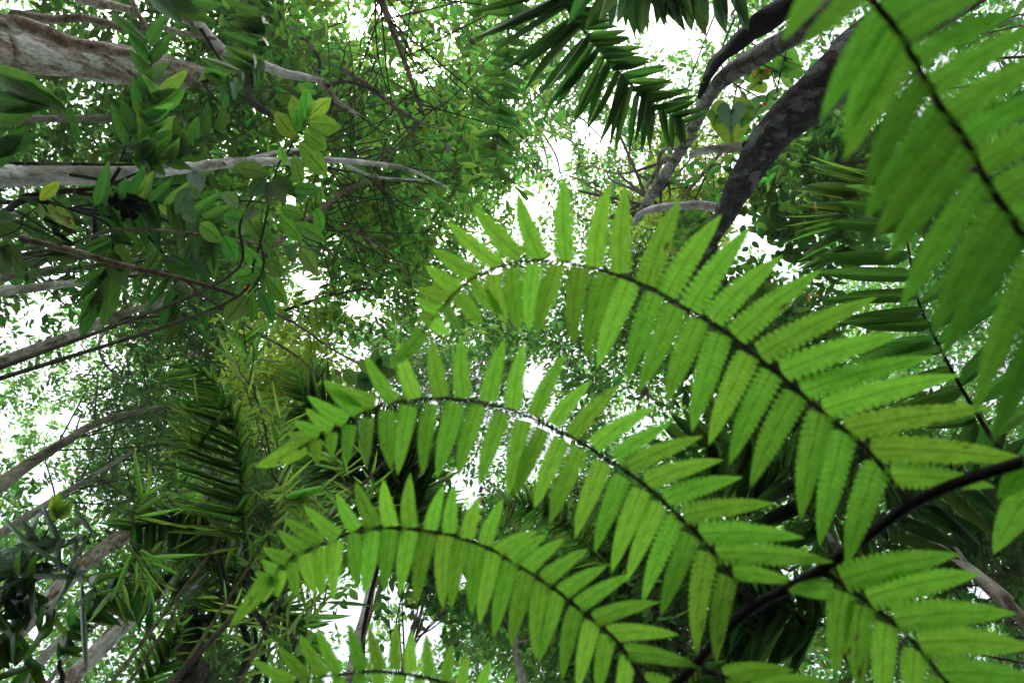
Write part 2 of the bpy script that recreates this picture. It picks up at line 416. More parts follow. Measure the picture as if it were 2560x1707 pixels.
# ------------------------------------------------------------------ foliage clouds
COVER = np.array([
 [5,6,7,8,7,4,5,7,5,4,4,3,7,7,7,6],
 [8,6,7,7,7,5,5,7,5,4,4,4,6,7,7,6],
 [7,7,8,6,6,7,8,7,3,3,5,4,5,7,7,7],
 [8,8,8,7,6,8,8,5,3,5,7,4,3,6,7,7],
 [5,5,6,7,5,5,7,6,6,7,7,5,5,7,8,8],
 [4,4,6,8,6,5,7,8,8,6,6,7,7,8,8,8],
 [3,4,6,8,8,6,7,5,4,5,6,7,8,8,8,8],
 [3,4,7,8,9,9,8,5,4,6,7,8,8,8,8,7],
 [6,7,8,9,9,9,8,5,7,8,7,8,8,8,7,7],
 [8,8,8,8,9,8,3,6,8,8,8,8,8,6,6,5],
 [8,8,8,8,8,8,4,6,8,8,8,8,7,7,6,6]], dtype=float) / 9.0
GAPS = [(880,60,60,52),(960,30,30,30),(1060,190,50,40),(1000,170,40,40),(1340,505,80,50),(1400,400,55,80),(1320,560,40,40),(1890,610,85,55),(1860,540,45,40),
        (1720,420,40,80),(770,715,44,28),(900,770,75,36),(820,700,28,36),(1060,1570,90,110),(1140,1440,45,60),(1340,950,50,60),(1350,1090,35,50),(1170,1240,60,50),
        (50,15,80,25),(720,490,60,30),(1600,420,40,50),(1500,330,60,40),(1570,250,60,50),(2500,180,40,40),(2460,1470,60,50),(180,1060,60,30),(130,1250,40,60),(1380,1130,40,50),(1560,60,60,60)]
def np_project(pos):
    v = pos - np.array(C0)
    z = v @ np.array(FW); x = v @ np.array(RT); y = v @ np.array(UP)
    z = np.maximum(z, .05)
    return 1280 + F * x / z, 853.5 - F * y / z, z
def cover_at(px, py):
    gx = np.clip(px / 160 - .5, 0, 14.999); gy = np.clip(py / 155.2 - .5, 0, 9.999)
    ix = gx.astype(int); iy = gy.astype(int); fx = gx - ix; fy = gy - iy
    c = COVER
    v = c[iy, ix] * (1 - fx) * (1 - fy) + c[iy, ix + 1] * fx * (1 - fy) + c[iy + 1, ix] * (1 - fx) * fy + c[iy + 1, ix + 1] * fx * fy
    return v * gap_fac(px, py)
def gap_fac(px, py):
    v = np.ones_like(px)
    wx = 14 * np.sin(px * .061 + py * .037) + 10 * np.sin(px * .13 - py * .11); wy = 14 * np.sin(py * .057 - px * .041) + 10 * np.cos(px * .12 + py * .09)
    for gx_, gy_, rx, ry in GAPS:
        q = ((px + wx - gx_) / rx) ** 2 + ((py + wy - gy_) / ry) ** 2
        v = v * (1 - .93 * np.exp(-q * q * 2.2))
    return v

def foliage(clumps, leaf_len, leaf_w, rng, per_twig=12, twig_len=.9, flat=.45, power=1.6, use_cover=True, keep_ratio=1.0):
    """clumps: (centre, (rx, ry, rz), n_leaves). Returns leaf arrays (base, dir, normal, len, width) and twig segments"""
    B, D, Nn, TW0, TW1 = [], [], [], [], []
    for c, rad, n in clumps:
        nt = max(1, int(n / per_twig))
        q = rng.normal(size=(nt, 3)); q /= np.linalg.norm(q, axis=1)[:, None]
        rr = rng.uniform(.15, 1.0, nt) ** .5
        s = np.array(c) + q * rr[:, None] * np.array(rad)
        d = q * .7 + rng.normal(size=(nt, 3)) * .6; d[:, 2] = d[:, 2] * .4 - .1
        d /= np.linalg.norm(d, axis=1)[:, None]
        if use_cover:
            px, py, _ = np_project(s + d * twig_len * .5)
            ok = rng.uniform(0, 1, nt) < cover_at(px, py) ** power
            s, d = s[ok], d[ok]; nt = len(s)
        if not nt: continue
        ln = twig_len * rng.uniform(.5, 1.2, nt)
        TW0.append(s); TW1.append(s + d * ln[:, None])
        gapf = use_cover
        side = np.cross(d, np.array([0, 0, 1.0])); side /= np.linalg.norm(side, axis=1)[:, None] + 1e-9
        for k in range(per_twig):
            t = (k + .6) / per_twig
            sg = 1 if k % 2 else -1
            b = s + d * (ln * t)[:, None]
            dd = d * .55 + side * sg * .9 * (1 - .4 * t) + rng.normal(size=(nt, 3)) * .28
            dd[:, 2] -= .12
            dd /= np.linalg.norm(dd, axis=1)[:, None]
            nn = np.array([0, 0, 1.0]) + rng.normal(size=(nt, 3)) * flat
            if gapf:
                gx, gy, _ = np_project(b + dd * leaf_len * .5)
                ok = rng.uniform(.0, .6, nt) < gap_fac(gx, gy)
                b, dd, nn = b[ok], dd[ok], nn[ok]
            B.append(b); D.append(dd); Nn.append(nn)
    B = np.concatenate(B); D = np.concatenate(D); Nn = np.concatenate(Nn)
    Nn -= D * np.sum(Nn * D, 1)[:, None]; Nn /= np.linalg.norm(Nn, axis=1)[:, None] + 1e-9
    ln = leaf_len * rng.uniform(.55, 1.2, len(B)); w = ln * (leaf_w / leaf_len) * rng.uniform(.8, 1.2, len(B))
    return B, D, Nn, ln, w, np.concatenate(TW0), np.concatenate(TW1)

def leaf_cloud_mesh(name, B, D, Nn, ln, w, mat, org, detail=2):
    """detail 2: kite of 2 triangles; 6: folded six-point leaf"""
    Y = np.cross(Nn, D)
    B = B - np.array(org)
    if detail == 2:
        tpl = [(0, 0, 0), (.42, .5, -.04), (1, 0, -.06), (.42, -.5, -.04)]; fc = [(0, 3, 2, 1)]
    elif detail == 4:
        tpl = [(0, 0, 0), (.3, .42, -.05), (.72, .34, -.08), (1, 0, -.12), (.72, -.34, -.08), (.3, -.42, -.05)]; fc = [(0, 5, 4, 3), (0, 3, 2, 1)]
    else:
        tpl = [(0, 0, 0), (.22, .38, -.05), (.5, .5, -.07), (.8, .27, -.10), (1, 0, -.16), (.8, -.27, -.10), (.5, -.5, -.07), (.22, -.38, -.05), (.5, 0, .0)]
        fc = [(0, 8, 2, 1), (8, 4, 3, 2), (0, 7, 6, 8), (8, 6, 5, 4)]
    k = len(tpl); n = len(B)
    V = np.empty((n, k, 3), dtype=np.float32)
    for i, (x, y, z) in enumerate(tpl):
        V[:, i] = B + D * (x * ln)[:, None] + Y * (y * w)[:, None] + Nn * (z * ln)[:, None]
    fc = np.array(fc, dtype=np.int32)
    Fc = (fc[None] + (np.arange(n) * k)[:, None, None]).reshape(-1, 4)
    return new_mesh(name, V.reshape(-1, 3), Fc, mat=mat, smooth=False)

def twig_mesh(name, A, Bb, r, mat, org, rng):
    n = len(A); A = A - np.array(org); Bb = Bb - np.array(org)
    d = Bb - A; d /= np.linalg.norm(d, axis=1)[:, None] + 1e-9
    u = np.cross(d, np.array([.3, .5, .8])); u /= np.linalg.norm(u, axis=1)[:, None]; v = np.cross(d, u)
    mid = (A + Bb) / 2 + rng.normal(size=(n, 3)) * .06
    V = np.empty((n, 9, 3), dtype=np.float32)
    for s, (p, rr) in enumerate(((A, r), (mid, r * .75), (Bb, r * .3))):
        for j in range(3):
            a = 2.094 * j
            V[:, s * 3 + j] = p + (u * math.cos(a) + v * math.sin(a)) * rr
    fc = []
    for s in (0, 1):
        for j in range(3): fc.append((s * 3 + j, s * 3 + (j + 1) % 3, s * 3 + 3 + (j + 1) % 3, s * 3 + 3 + j))
    fc = np.array(fc, dtype=np.int32)
    Fc = (fc[None] + (np.arange(n) * 9)[:, None, None]).reshape(-1, 4)
    return new_mesh(name, V.reshape(-1, 3), Fc, mat=mat)

# ------------------------------------------------------------------ ground
rng0 = np.random.default_rng(5)
def ground():
    n = 60; xs = np.linspace(-1, 1, n); g = np.sign(xs) * np.abs(xs) ** 2.2 * 150
    X, Y = np.meshgrid(g, g); Z = .06 * np.sin(X * 1.3) * np.cos(Y * 1.1) * np.exp(-(X ** 2 + Y ** 2) / 900)
    V = np.stack([X.ravel(), Y.ravel(), Z.ravel()], 1)
    i, j = np.meshgrid(np.arange(n - 1), np.arange(n - 1)); a = (j * n + i).ravel()
    Fc = np.stack([a, a + 1, a + n + 1, a + n], 1)
    mt, N, L = mat_nodes('leaf_litter')
    out = N.new("ShaderNodeOutputMaterial"); pr = N.new("ShaderNodeBsdfPrincipled"); L.new(pr.outputs[0], out.inputs[0])
    tc = N.new("ShaderNodeTexCoord"); vo = N.new("ShaderNodeTexVoronoi"); vo.inputs['Scale'].default_value = 9
    L.new(tc.outputs['Object'], vo.inputs['Vector'])
    cr = N.new("ShaderNodeValToRGB"); cr.color_ramp.elements[0].color = (.035, .022, .012, 1); cr.color_ramp.elements[1].color = (.13, .085, .04, 1)
    L.new(vo.outputs['Color'], cr.inputs[0]); L.new(cr.outputs[0], pr.inputs['Base Color']); pr.inputs['Roughness'].default_value = .9
    o = link('ground', new_mesh('ground', V, Fc, mat=mt)); o['kind'] = 'structure'
ground()

# ------------------------------------------------------------------ trees
def pr_pt(px, py, Rh, dmax=21.0):
    r = ray(px, py); h = math.hypot(r.x, r.y)
    return min(Rh / max(h, 1e-3), dmax)

def make_tree(seed, label, trunk, bark, crown=None, group=None, name='tree', cat='tree', leafmat='far', nleaf=5000, llen=.13, lw=.055, detail=2,
              rough=.06, branches=(), extend=True, singles=0, sides=14, power=1.6, twl=.9, leafkind='lanc', flatness=.35, nclump=16, limb=True, bbark=None, trunk_name='trunk', per_twig=12):
    """trunk: [(px, py, R or -depth, width px)] from low to high; crown: (px, py, depth, radius px)"""
    rng = np.random.default_rng(seed); prng = random.Random(seed)
    pts = []
    for x, y, r, w in trunk:
        d = -r if r < 0 else pr_pt(x, y, r)
        pts.append((x, y, d, w))
    W = [np.array(P(x, y, d)) for x, y, d, w in pts]; RAD = [w * d / F / 2 for x, y, d, w in pts]
    if extend:
        a, b = W[0], W[1]
        slope = (a - b); slope = slope / max(1e-6, abs(slope[2])) * np.sign(-slope[2]) if False else slope / (abs(slope[2]) + 1e-6)
        sx, sy = np.clip(slope[0], -.35, .35), np.clip(slope[1], -.35, .35)
        h = a[2]
        W = [np.array((a[0] + sx * h * .8, a[1] + sy * h * .8, -.05)), np.array((a[0] + sx * h * .45, a[1] + sy * h * .45, h * .5))] + W
        RAD = [RAD[0] * 1.5, RAD[0] * 1.15] + RAD
    base = Vector(W[0])
    rt = root(name, base, label, cat, group); rt.location.z = base.z if not extend else 0.0
    org = origin_of(rt)
    tube(trunk_name, W, RAD, bark, rt, sides, 6, rough, seed)
    for k, br in enumerate(branches):
        bp = [(x, y, (-r if r < 0 else pr_pt(x, y, r)), w) for x, y, r, w in br]
        px_tube('branch', bp, bbark or bark, rt, 8, 5, rough, seed + k + 1)
    if crown is None: return rt
    cx, cyy, cd, cr = crown
    cc = np.array(P(cx, cyy, cd)); rw = cr * cd / F
    top = W[-1]
    clumps = []
    per = nleaf / nclump
    for i in range(nclump):
        a = rng.uniform(0, 6.283); rr = rng.uniform(0, 1) ** .5 * rw
        c = cc + np.array((math.cos(a) * rr, math.sin(a) * rr, rng.uniform(-.35, .45) * rw))
        s = rw * rng.uniform(.2, .42)
        clumps.append((c, (s, s, s * .55), per * rng.uniform(.7, 1.4)))
        if limb:
            mid = top * .45 + c * .55 + rng.normal(size=3) * rw * .08; mid[2] = top[2] * .5 + c[2] * .5 + rw * .05
            r0 = max(RAD[-1] * .5, .008 * cd / 10)
            u_ = rng.uniform(.0, 1.0) ** 1.3 * min(2.6, len(W) - 1.01); k_ = len(W) - 1 - int(u_); f_ = u_ - int(u_)
            st_ = W[k_] * (1 - f_) + W[max(0, k_ - 1)] * f_
            mid = st_ * .5 + c * .5 + rng.normal(size=3) * rw * .18
            tube('limb', [st_, mid, c + rng.normal(size=3) * s * .5], [r0, r0 * .6, r0 * .2], M['twig'], rt, 6, 6, .06, seed + i)
    B, D, Nn, ln, w, t0, t1 = foliage(clumps, llen, lw, rng, per_twig=per_twig, twig_len=twl, flat=flatness, power=power)
    o = link('twigs', twig_mesh('twigs', t0, t1, .0035 * cd / 8, M['twig'], org, rng), rt); o['kind'] = 'stuff'
    if singles:
        px, py, z = np_project(B)
        size = ln / z * ((px > 0) & (px < 2560) & (py > 0) & (py < 1707))
        order = np.argsort(-size); pick = order[:singles]; rest = order[singles:]
        ms = leafset(leafkind, M['canopy_leaf'])
        for q in pick:
            Bv = Vector(B[q]); Tv = Vector(B[q] + D[q] * ln[q])
            place_leaf('leaf', prng.choice(ms), Bv, Tv, w[q], rt, org, 0, Vector(Nn[q]))
        B, D, Nn, ln, w = B[rest], D[rest], Nn[rest], ln[rest], w[rest]
    o = link('foliage', leaf_cloud_mesh('foliage', B, D, Nn, ln, w, M[leafmat], org, detail), rt); o['kind'] = 'stuff'
    return rt

FT = 'tall forest trees around the clearing'
# --- photographed trunks, left side
make_tree(1, 'largest mottled pinkish white trunk entering at the upper left, flaking bark with pale patches',
    [(-60,108,4.5,102),(0,118,4.5,112),(190,148,4.5,102),(350,166,4.4,84),(500,195,4.3,58),(600,213,4.2,34),(720,235,4.1,22)], M['mottled'],
    (790,190,13,230), FT, nleaf=8000, llen=.2, lw=.08, detail=4, leafmat='canopy', rough=.05, sides=26, branches=[[(345,150,4.3,30),(440,165,4.3,26),(540,195,4.3,24),(610,208,4.2,18)]])
make_tree(2, 'slender chalk white trunk running level across the left, just above the broad dark leaves',
    [(-40,446,2.3,56),(0,442,2.3,54),(150,440,2.3,50),(270,436,2.3,42),(383,428,2.3,34),(480,418,2.3,28),(574,408,2.1,24),(700,403,1.85,19),(850,402,1.5,15),(1000,417,1.15,11)], M['white_bark'],
    (1080,420,13,210), FT, nleaf=9000, llen=.16, lw=.065, detail=4, leafmat='canopy', rough=.035, sides=20,
    branches=[[(1000,417,1.15,10),(1060,440,.95,7),(1120,470,.8,5)],[(850,402,1.5,9),(900,430,1.4,8),(960,445,1.2,6),(1060,450,.95,4)],[(560,410,2.1,12),(640,392,2,10),(720,376,1.9,9),(800,372,1.8,6)]])
make_tree(3, 'thin pale trunk level with the broad palm leaflets, between mottled trunk and chalk white trunk',
    [(-30,300,5.5,18),(0,298,5.5,18),(100,297,5.5,20),(300,297,5.5,19),(450,300,5.5,14),(560,310,5.5,9)], M['grey_bark'], (470,330,14,190), FT, nleaf=9000, llen=.15, lw=.06, leafmat='far', detail=4)
make_tree(4, 'lichen spotted trunk at the left edge, upper of a close pair below the hanging palm',
    [(-30,700,6,24),(0,695,6,23),(120,678,6,20),(270,660,6,14),(380,640,6,8)], M['grey_bark'], (420,600,15,190), FT, nleaf=8000, llen=.14, lw=.055)
make_tree(5, 'white blotched trunk at the left edge, lower of a close pair below the hanging palm',
    [(-30,732,5.2,26),(0,728,5.2,25),(150,712,5.2,20),(270,697,5.2,16),(360,680,5.2,10),(560,650,5.2,6)], M['white_bark'], (600,560,15,170), FT, nleaf=7000, llen=.14, lw=.055)
make_tree(6, 'curved grey brown trunk rising from the left edge behind the hanging palm leaflet tips',
    [(-40,925,5,32),(0,907,5,30),(96,870,5,28),(190,835,5,25),(306,783,5,21),(413,757,5,17),(480,740,5,11)], M['grey_bark'], (560,760,14,190), FT, nleaf=8000, llen=.14, lw=.055, leafmat='far',
    branches=[[(306,783,5,10),(250,850,5,8),(260,905,5,6),(300,950,5,4)]])
make_tree(7, 'mossy trunk slanting up from the left edge above a bright three lobed leaf tuft',
    [(-40,1240,6,36),(0,1212,6,34),(80,1155,6,30),(170,1100,6,22),(260,1050,6,16),(430,1010,6,8)], M['brown_bark'], (250,960,14,230), FT, nleaf=11000, llen=.13, lw=.055, leafmat='far_dark')
make_tree(8, 'thin bare grey trunk slanting up between the mossy trunk and the silvery palm',
    [(-20,1350,6.5,22),(0,1335,6.5,21),(126,1255,6.5,18),(230,1190,6.5,13),(330,1130,6.5,8)], M['grey_bark'], (330,1130,15,200), FT, nleaf=9000, llen=.12, lw=.05, leafmat='far_dark')
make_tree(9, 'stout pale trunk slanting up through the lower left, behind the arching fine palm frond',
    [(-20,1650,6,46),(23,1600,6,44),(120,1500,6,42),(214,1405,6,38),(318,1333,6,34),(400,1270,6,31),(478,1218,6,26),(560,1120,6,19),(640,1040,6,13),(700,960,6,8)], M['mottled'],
    (700,920,8.5,135), FT, nleaf=2100, llen=.12, lw=.05, leafmat='far_sunlit', power=.6, twl=.5, nclump=22, sides=20)
make_tree(10, 'slim grey trunk slanting up from the bottom edge, left of the widest pale trunk',
    [(20,1740,6.5,28),(50,1707,6.5,27),(153,1600,6.5,24),(250,1510,6.5,20),(350,1420,6.5,16),(480,1330,6.5,11),(560,1260,6.5,7)], M['grey_bark'], (560,1220,15,190), FT, nleaf=8000, llen=.13, lw=.05)
make_tree(11, 'wide pale lichen coated trunk slanting up from the bottom edge beside the dark mossy trunk',
    [(130,1750,5.6,46),(165,1710,5.6,45),(283,1585,5.6,41),(370,1500,5.6,35),(452,1432,5.6,29),(520,1370,5.6,22),(620,1280,5.6,14),(700,1210,5.6,8)], M['mottled'], (720,1160,14,200), FT, nleaf=8000, llen=.14, lw=.05, sides=20)
make_tree(12, 'narrow smooth brown stem crossing the pale trunks beneath the fine arching palm frond',
    [(180,1620,4.4,10),(200,1590,4.4,10),(330,1494,4.4,12),(421,1390,4.4,14),(470,1330,4.4,11),(520,1240,4.4,6)], M['brown_bark'], (560,1150,9,110), FT, nleaf=1800, llen=.1, lw=.035, name='sapling')
make_tree(13, 'dark moss covered upright trunk at the bottom edge, left of the small bottom palm frond',
    [(480,1760,3.6,70),(476,1707,3.6,68),(470,1640,3.6,60),(473,1560,3.6,50),(490,1480,3.6,38),(520,1400,3.6,22)], M['moss_bark'], (600,1380,8,120), None, nleaf=2500, llen=.12, lw=.045, leafmat='far_dark', rough=.16)
make_tree(14, 'mottled grey trunk rising from the bottom edge behind the lowest small fern pinna',
    [(865,1740,3.7,28),(872,1707,3.7,27),(892,1610,3.8,26),(915,1530,3.9,24),(935,1440,4,20),(965,1330,4.1,16),(1020,1220,4.2,13),(1080,1120,4.4,11),(1130,960,4.6,9)], M['grey_bark'],
    (1170,880,17,230), FT, nleaf=16000, llen=.11, lw=.02, leafmat='far_grey', power=.7, twl=.7)
make_tree(15, 'knobbly grey trunk rising from the bottom edge below the tips of the middle pinna',
    [(1310,1740,4,20),(1305,1700,4,19),(1295,1650,4,17),(1288,1597,4,15),(1305,1520,4,13),(1320,1430,4,10)], M['grey_bark'], (1290,1400,12,210), FT, nleaf=9000, llen=.14, lw=.055, leafmat='far',
    branches=[[(1290,1605,4,8),(1315,1602,4,7),(1335,1590,4,4)]])
make_tree(16, 'short length of thin brown trunk showing between hanging leaflet tips of the middle pinna',
    [(1475,1480,5,14),(1466,1400,5,13),(1461,1340,5,12),(1457,1290,5,10),(1440,1180,5,8)], M['brown_bark'], (1440,1130,14,210), FT, nleaf=8000, llen=.13, lw=.05)
# --- right side leaning trunks
make_tree(17, 'thickest leaning dark trunk with white lichen patches, forked, right of centre behind the top fern',
    [(2230,70,-2.9,141),(2130,165,-3.0,128),(2052,228,-3.1,118),(1968,300,-3.35,104),(1900,380,-3.7,84),(1849,467,-4.1,65),(1812,540,-4.6,53),(1765,615,-5.2,40),(1730,690,-6.2,32),(1690,790,-8,19)], M['dark_bark'],
    (1660,830,13,230), FT, nleaf=9000, llen=.15, lw=.06, rough=.045, sides=28, bbark=M['white_bark'],
    branches=[[(1792,520,-4.3,24),(1745,512,-4.35,22),(1710,514,-4.4,21),(1650,520,-4.5,19),(1600,535,-4.6,15),(1588,560,-4.7,10)], [(1865,365,-3.75,26),(1815,372,-3.9,22),(1770,374,-4,20),(1728,388,-4.15,16)]])
make_tree(18, 'ring scarred grey trunk leaning beside the thickest dark trunk, its upper side blackened',
    [(2120,-20,-3.3,60),(2050,45,-3.4,56),(1991,85,-3.5,54),(1914,130,-3.7,51),(1834,178,-4,45),(1784,224,-4.3,36),(1757,268,-4.6,35),(1734,314,-4.9,32),(1708,367,-5.3,29),(1668,430,-5.9,28),(1625,495,-6.5,24),(1595,545,-7.2,19)], M['ring_bark'],
    (1560,420,15,210), FT, nleaf=9000, llen=.11, lw=.05, rough=.05, sides=22, power=1.2, bbark=M['grey_bark'],
    branches=[[(1690,400,-5.5,16),(1660,398,-5.6,14),(1640,430,-5.8,12),(1615,470,-6,9)],[(1700,372,-5.3,18),(1672,368,-5.4,14),(1650,385,-5.5,12),(1645,420,-5.5,9),(1640,460,-5.7,6)]])
o = root('dead_branch', P(2190,-60,3.1), 'blackened mossy stem pressed along the upper side of the ring scarred trunk', 'dead branch')
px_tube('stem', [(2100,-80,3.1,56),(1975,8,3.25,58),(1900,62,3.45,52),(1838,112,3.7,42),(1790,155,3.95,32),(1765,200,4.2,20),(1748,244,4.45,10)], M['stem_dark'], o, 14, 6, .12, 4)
make_tree(19, 'pale bare limbed tree at the top centre, seen past the dark comb palm frond',
    [(1620,-60,6,26),(1560,0,6,24),(1512,61,6,26),(1443,168,6,24),(1405,218,6,23),(1360,260,6,19),(1328,298,6,12)], M['white_bark'], (1420,230,15,230), FT, nleaf=4500, llen=.11, lw=.045, power=1.3,
    branches=[[(1360,262,6,14),(1330,266,6,13),(1305,276,6,10)],[(1345,318,6,7),(1370,415,6,6),(1352,470,6,4),(1325,515,6,3)],[(1345,318,6,7),(1325,390,6,5),(1322,450,6,3)],[(1350,322,6,8),(1420,348,6,7),(1450,378,6,4),(1455,388,6,3)],
              [(1350,322,6,6),(1390,390,6,5),(1400,430,6,4),(1412,470,6,3)],[(1328,298,6,9),(1350,322,6,8)]])
make_tree(20, 'crooked tree at the upper left, one branch bending in an S below a white limb',
    [(350,-30,-4.6,30),(385,0,-4.7,30),(429,20,-4.8,29),(494,62,-5,30),(536,110,-5.2,30),(582,147,-5.4,29),(625,155,-5.5,27),(670,168,-5.7,25),(708,184,-5.9,22),(760,193,-6.1,19),(804,205,-6.3,16),(830,240,-6.5,13),(857,264,-6.7,12),(900,290,-7,7)], M['mottled'],
    (760,200,9,310), 'medium trees in front of the tall forest', nleaf=3800, llen=.19, lw=.075, detail=6, leafmat='canopy', nclump=30, singles=240, extend=True, power=3.0, twl=1.0,
    bbark=M['moss_bark'], branches=[[(652,160,-5.4,24),(632,185,-4.6,26),(622,210,-4.2,25),(620,238,-4.0,23),(640,264,-3.9,20),(680,290,-3.8,16),(700,320,-3.8,9)],[(785,200,-6.2,12),(800,160,-6.3,10),(770,105,-6.4,9),(735,95,-6.5,6)],[(820,215,-6.3,12),(870,205,-6.6,8),(950,230,-7,7)],[(494,62,-5,12),(560,160,-5,6),(620,185,-5,5)]])
make_tree(21, 'leafy tree with lance shaped leaves over the top centre, beside the narrow ladder palm',
    [(900,-120,-6.5,20),(960,20,-7,16),(1010,150,-7.4,13),(1060,290,-7.8,9)], M['brown_bark'],
    (1110,200,9,330), 'medium trees in front of the tall forest', nleaf=3300, llen=.2, lw=.07, detail=6, leafmat='canopy', nclump=32, singles=280, power=3.0, twl=1.0,
    branches=[[(850,170,-7,14),(900,200,-7.2,12),(990,270,-7.5,9),(1060,310,-7.8,6),(1130,330,-8,4)],[(990,270,-7.5,6),(1040,350,-7.6,5),(1130,430,-7.8,4)]])
make_tree(22, 'dense small leaved tree below the sun gap, left of the open white sky',
    [(640,640,-6.4,14),(760,560,-7,12),(860,480,-7.5,10),(960,440,-8,8)], M['brown_bark'],
    (960,520,9,330), 'medium trees in front of the tall forest', nleaf=3600, llen=.17, lw=.058, detail=6, leafmat='canopy', nclump=32, singles=250, power=3.0, twl=.8, extend=False,
    branches=[[(850,560,-7,8),(960,620,-7.2,7),(1020,690,-7.4,5),(1060,720,-7.5,3)],[(900,560,-7.5,6),(960,650,-7.5,5),(1000,660,-7.6,4)]])
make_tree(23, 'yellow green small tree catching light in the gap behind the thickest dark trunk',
    [(1850,330,-9,12),(1770,420,-10,10),(1700,500,-11,8)], M['brown_bark'], (1690,500,11.5,110), None, nleaf=4500, llen=.12, lw=.055, leafmat='far_sunlit', power=.5, extend=False)
make_tree(24, 'sparse round leaved tree against white sky right of the thickest dark trunk',
    [(2250,560,-6,14),(2100,540,-7,11),(1990,520,-7.5,8)], M['brown_bark'], (1960,520,8,170), None, nleaf=1500, llen=.17, lw=.085, detail=6, leafmat='far_dark', singles=120, power=.35, extend=False, nclump=9)
make_tree(25, 'olive and brown bush crown right of the dark trunk, over the pale palm fan',
    [(2300,380,-5,10),(2180,400,-5.6,8),(2080,410,-6,6)], M['twig'], (2075,415,6.3,90), None, nleaf=1400, llen=.12, lw=.04, detail=6, leafmat='far_dark', singles=80, power=.3, extend=False, nclump=7, twl=.5)
make_tree(26, 'shaded leafy tree hanging over white sky at the bottom centre, right of mottled grey trunk',
    [(1000,1760,-6,16),(1010,1660,-6.5,13),(1040,1540,-7,9)], M['brown_bark'], (1050,1470,8,170), None, nleaf=2600, llen=.15, lw=.075, detail=6, leafmat='far_dark', singles=140, power=.9, extend=False, nclump=12)
make_tree(27, 'bluish green airy crown beside the white sky gap at centre, above the topmost fern tip',
    [(700,780,-8,8),(820,740,-9,7),(930,720,-10,5)], M['twig'], (960,720,11,150), None, nleaf=3500, llen=.15, lw=.07, detail=4, leafmat='far', power=1.4, extend=False)

make_tree(28, 'shaded leafy crown glimpsed behind the soft focus fern in the upper right corner',
    [(2750,100,-6,26),(2600,160,-7,22),(2450,240,-8,14)], M['dark_bark'], (2340,280,8.5,270), None, nleaf=3600, llen=.2, lw=.09, detail=4, leafmat='far_dark', power=.6, extend=True, nclump=14)
make_tree(29, 'dark leafed tree behind the lower right pinna, speckled with small white gaps',
    [(2700,1700,-5.5,26),(2560,1560,-6,22),(2430,1440,-6.6,12)], M['brown_bark'], (2300,1380,7.5,300), None, nleaf=5500, llen=.18, lw=.07, detail=4, leafmat='under', power=.5, extend=True, nclump=16)
make_tree(30, 'gloomy leaf mass of a tree behind the leaflets between upper and middle pinnae',
    [(2050,1300,-6,16),(1960,1150,-7,13),(1880,1000,-8,9)], M['dark_bark'], (1850,1020,8.5,260), None, nleaf=5500, llen=.18, lw=.07, detail=4, leafmat='under', power=.9, extend=True, nclump=14)
make_tree(31, 'dim tree crown low behind the black fern stem at the bottom edge',
    [(1900,1800,-5,18),(1800,1680,-6,14),(1700,1560,-7,9)], M['dark_bark'], (1680,1540,7.5,260), None, nleaf=5500, llen=.18, lw=.07, detail=4, leafmat='under', power=.8, extend=True, nclump=14)
# --- the rest of the forest roof and the wood round the clearing
def forest_mass(seed, name, depth, n, llen, lw, mat, power, rng_px=((-700, 3260), (-600, 2300)), thick=3.0, twl=.9, rad=170, label=None, nc=300, flatness=.35, per_twig=12):
    rng = np.random.default_rng(seed); clumps = []
    for i in range(nc):
        x = rng.uniform(*rng_px[0]); y = rng.uniform(*rng_px[1]); d = depth + rng.uniform(0, thick)
        r = rad * d / F * rng.uniform(.6, 1.2)
        clumps.append((np.array(P(x, y, d)), (r, r, r * .5), n / nc))
    B, D, Nn, ln, w, t0, t1 = foliage(clumps, llen, lw, rng, per_twig=per_twig, twig_len=twl, flat=flatness, power=power)
    rt = root(name, (0, 0, depth), label, 'forest canopy')
    org = origin_of(rt)
    o = link('leaves', leaf_cloud_mesh('leaves', B, D, Nn, ln, w, M[mat], org, 2), rt); o['kind'] = 'stuff'
    o = link('twigs', twig_mesh('twigs', t0, t1, .0035 * depth / 8, M['twig'], org, rng), rt); o['kind'] = 'stuff'
    rt['kind'] = 'stuff'
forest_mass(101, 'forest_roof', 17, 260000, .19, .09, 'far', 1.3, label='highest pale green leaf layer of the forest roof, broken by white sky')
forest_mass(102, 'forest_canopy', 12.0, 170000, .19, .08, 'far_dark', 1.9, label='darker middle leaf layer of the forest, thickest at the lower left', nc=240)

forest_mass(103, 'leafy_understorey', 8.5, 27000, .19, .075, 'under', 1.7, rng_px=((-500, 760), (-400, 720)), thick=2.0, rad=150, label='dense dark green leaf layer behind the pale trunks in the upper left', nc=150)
def forest_ring():
    rng = np.random.default_rng(9); clumps = []
    for i in range(170):
        a = rng.uniform(0, 6.283); rr = rng.uniform(14, 25); z = rng.uniform(1.5, 10)
        clumps.append((np.array((math.cos(a) * rr, math.sin(a) * rr, z)), (2.4, 2.4, 1.5), 330))
    B, D, Nn, ln, w, t0, t1 = foliage(clumps, .42, .2, rng, per_twig=12, twig_len=1.4, flat=.9, use_cover=False)
    px, py, z = np_project(B)
    v = (B - np.array(C0)) @ np.array(FW)
    ok = ~((v > .5) & (px > -250) & (px < 2810) & (py > -250) & (py < 1960))
    B, D, Nn, ln, w = B[ok], D[ok], Nn[ok], ln[ok], w[ok]
    o = link('surrounding_forest', leaf_cloud_mesh('surrounding_forest', B, D, Nn, ln, w, M['far_dark'], (0, 0, 0), 2))
    o['kind'] = 'stuff'; o['label'] = 'dark green undergrowth and trees closing in all round the clearing'; o['category'] = 'forest'
forest_ring()

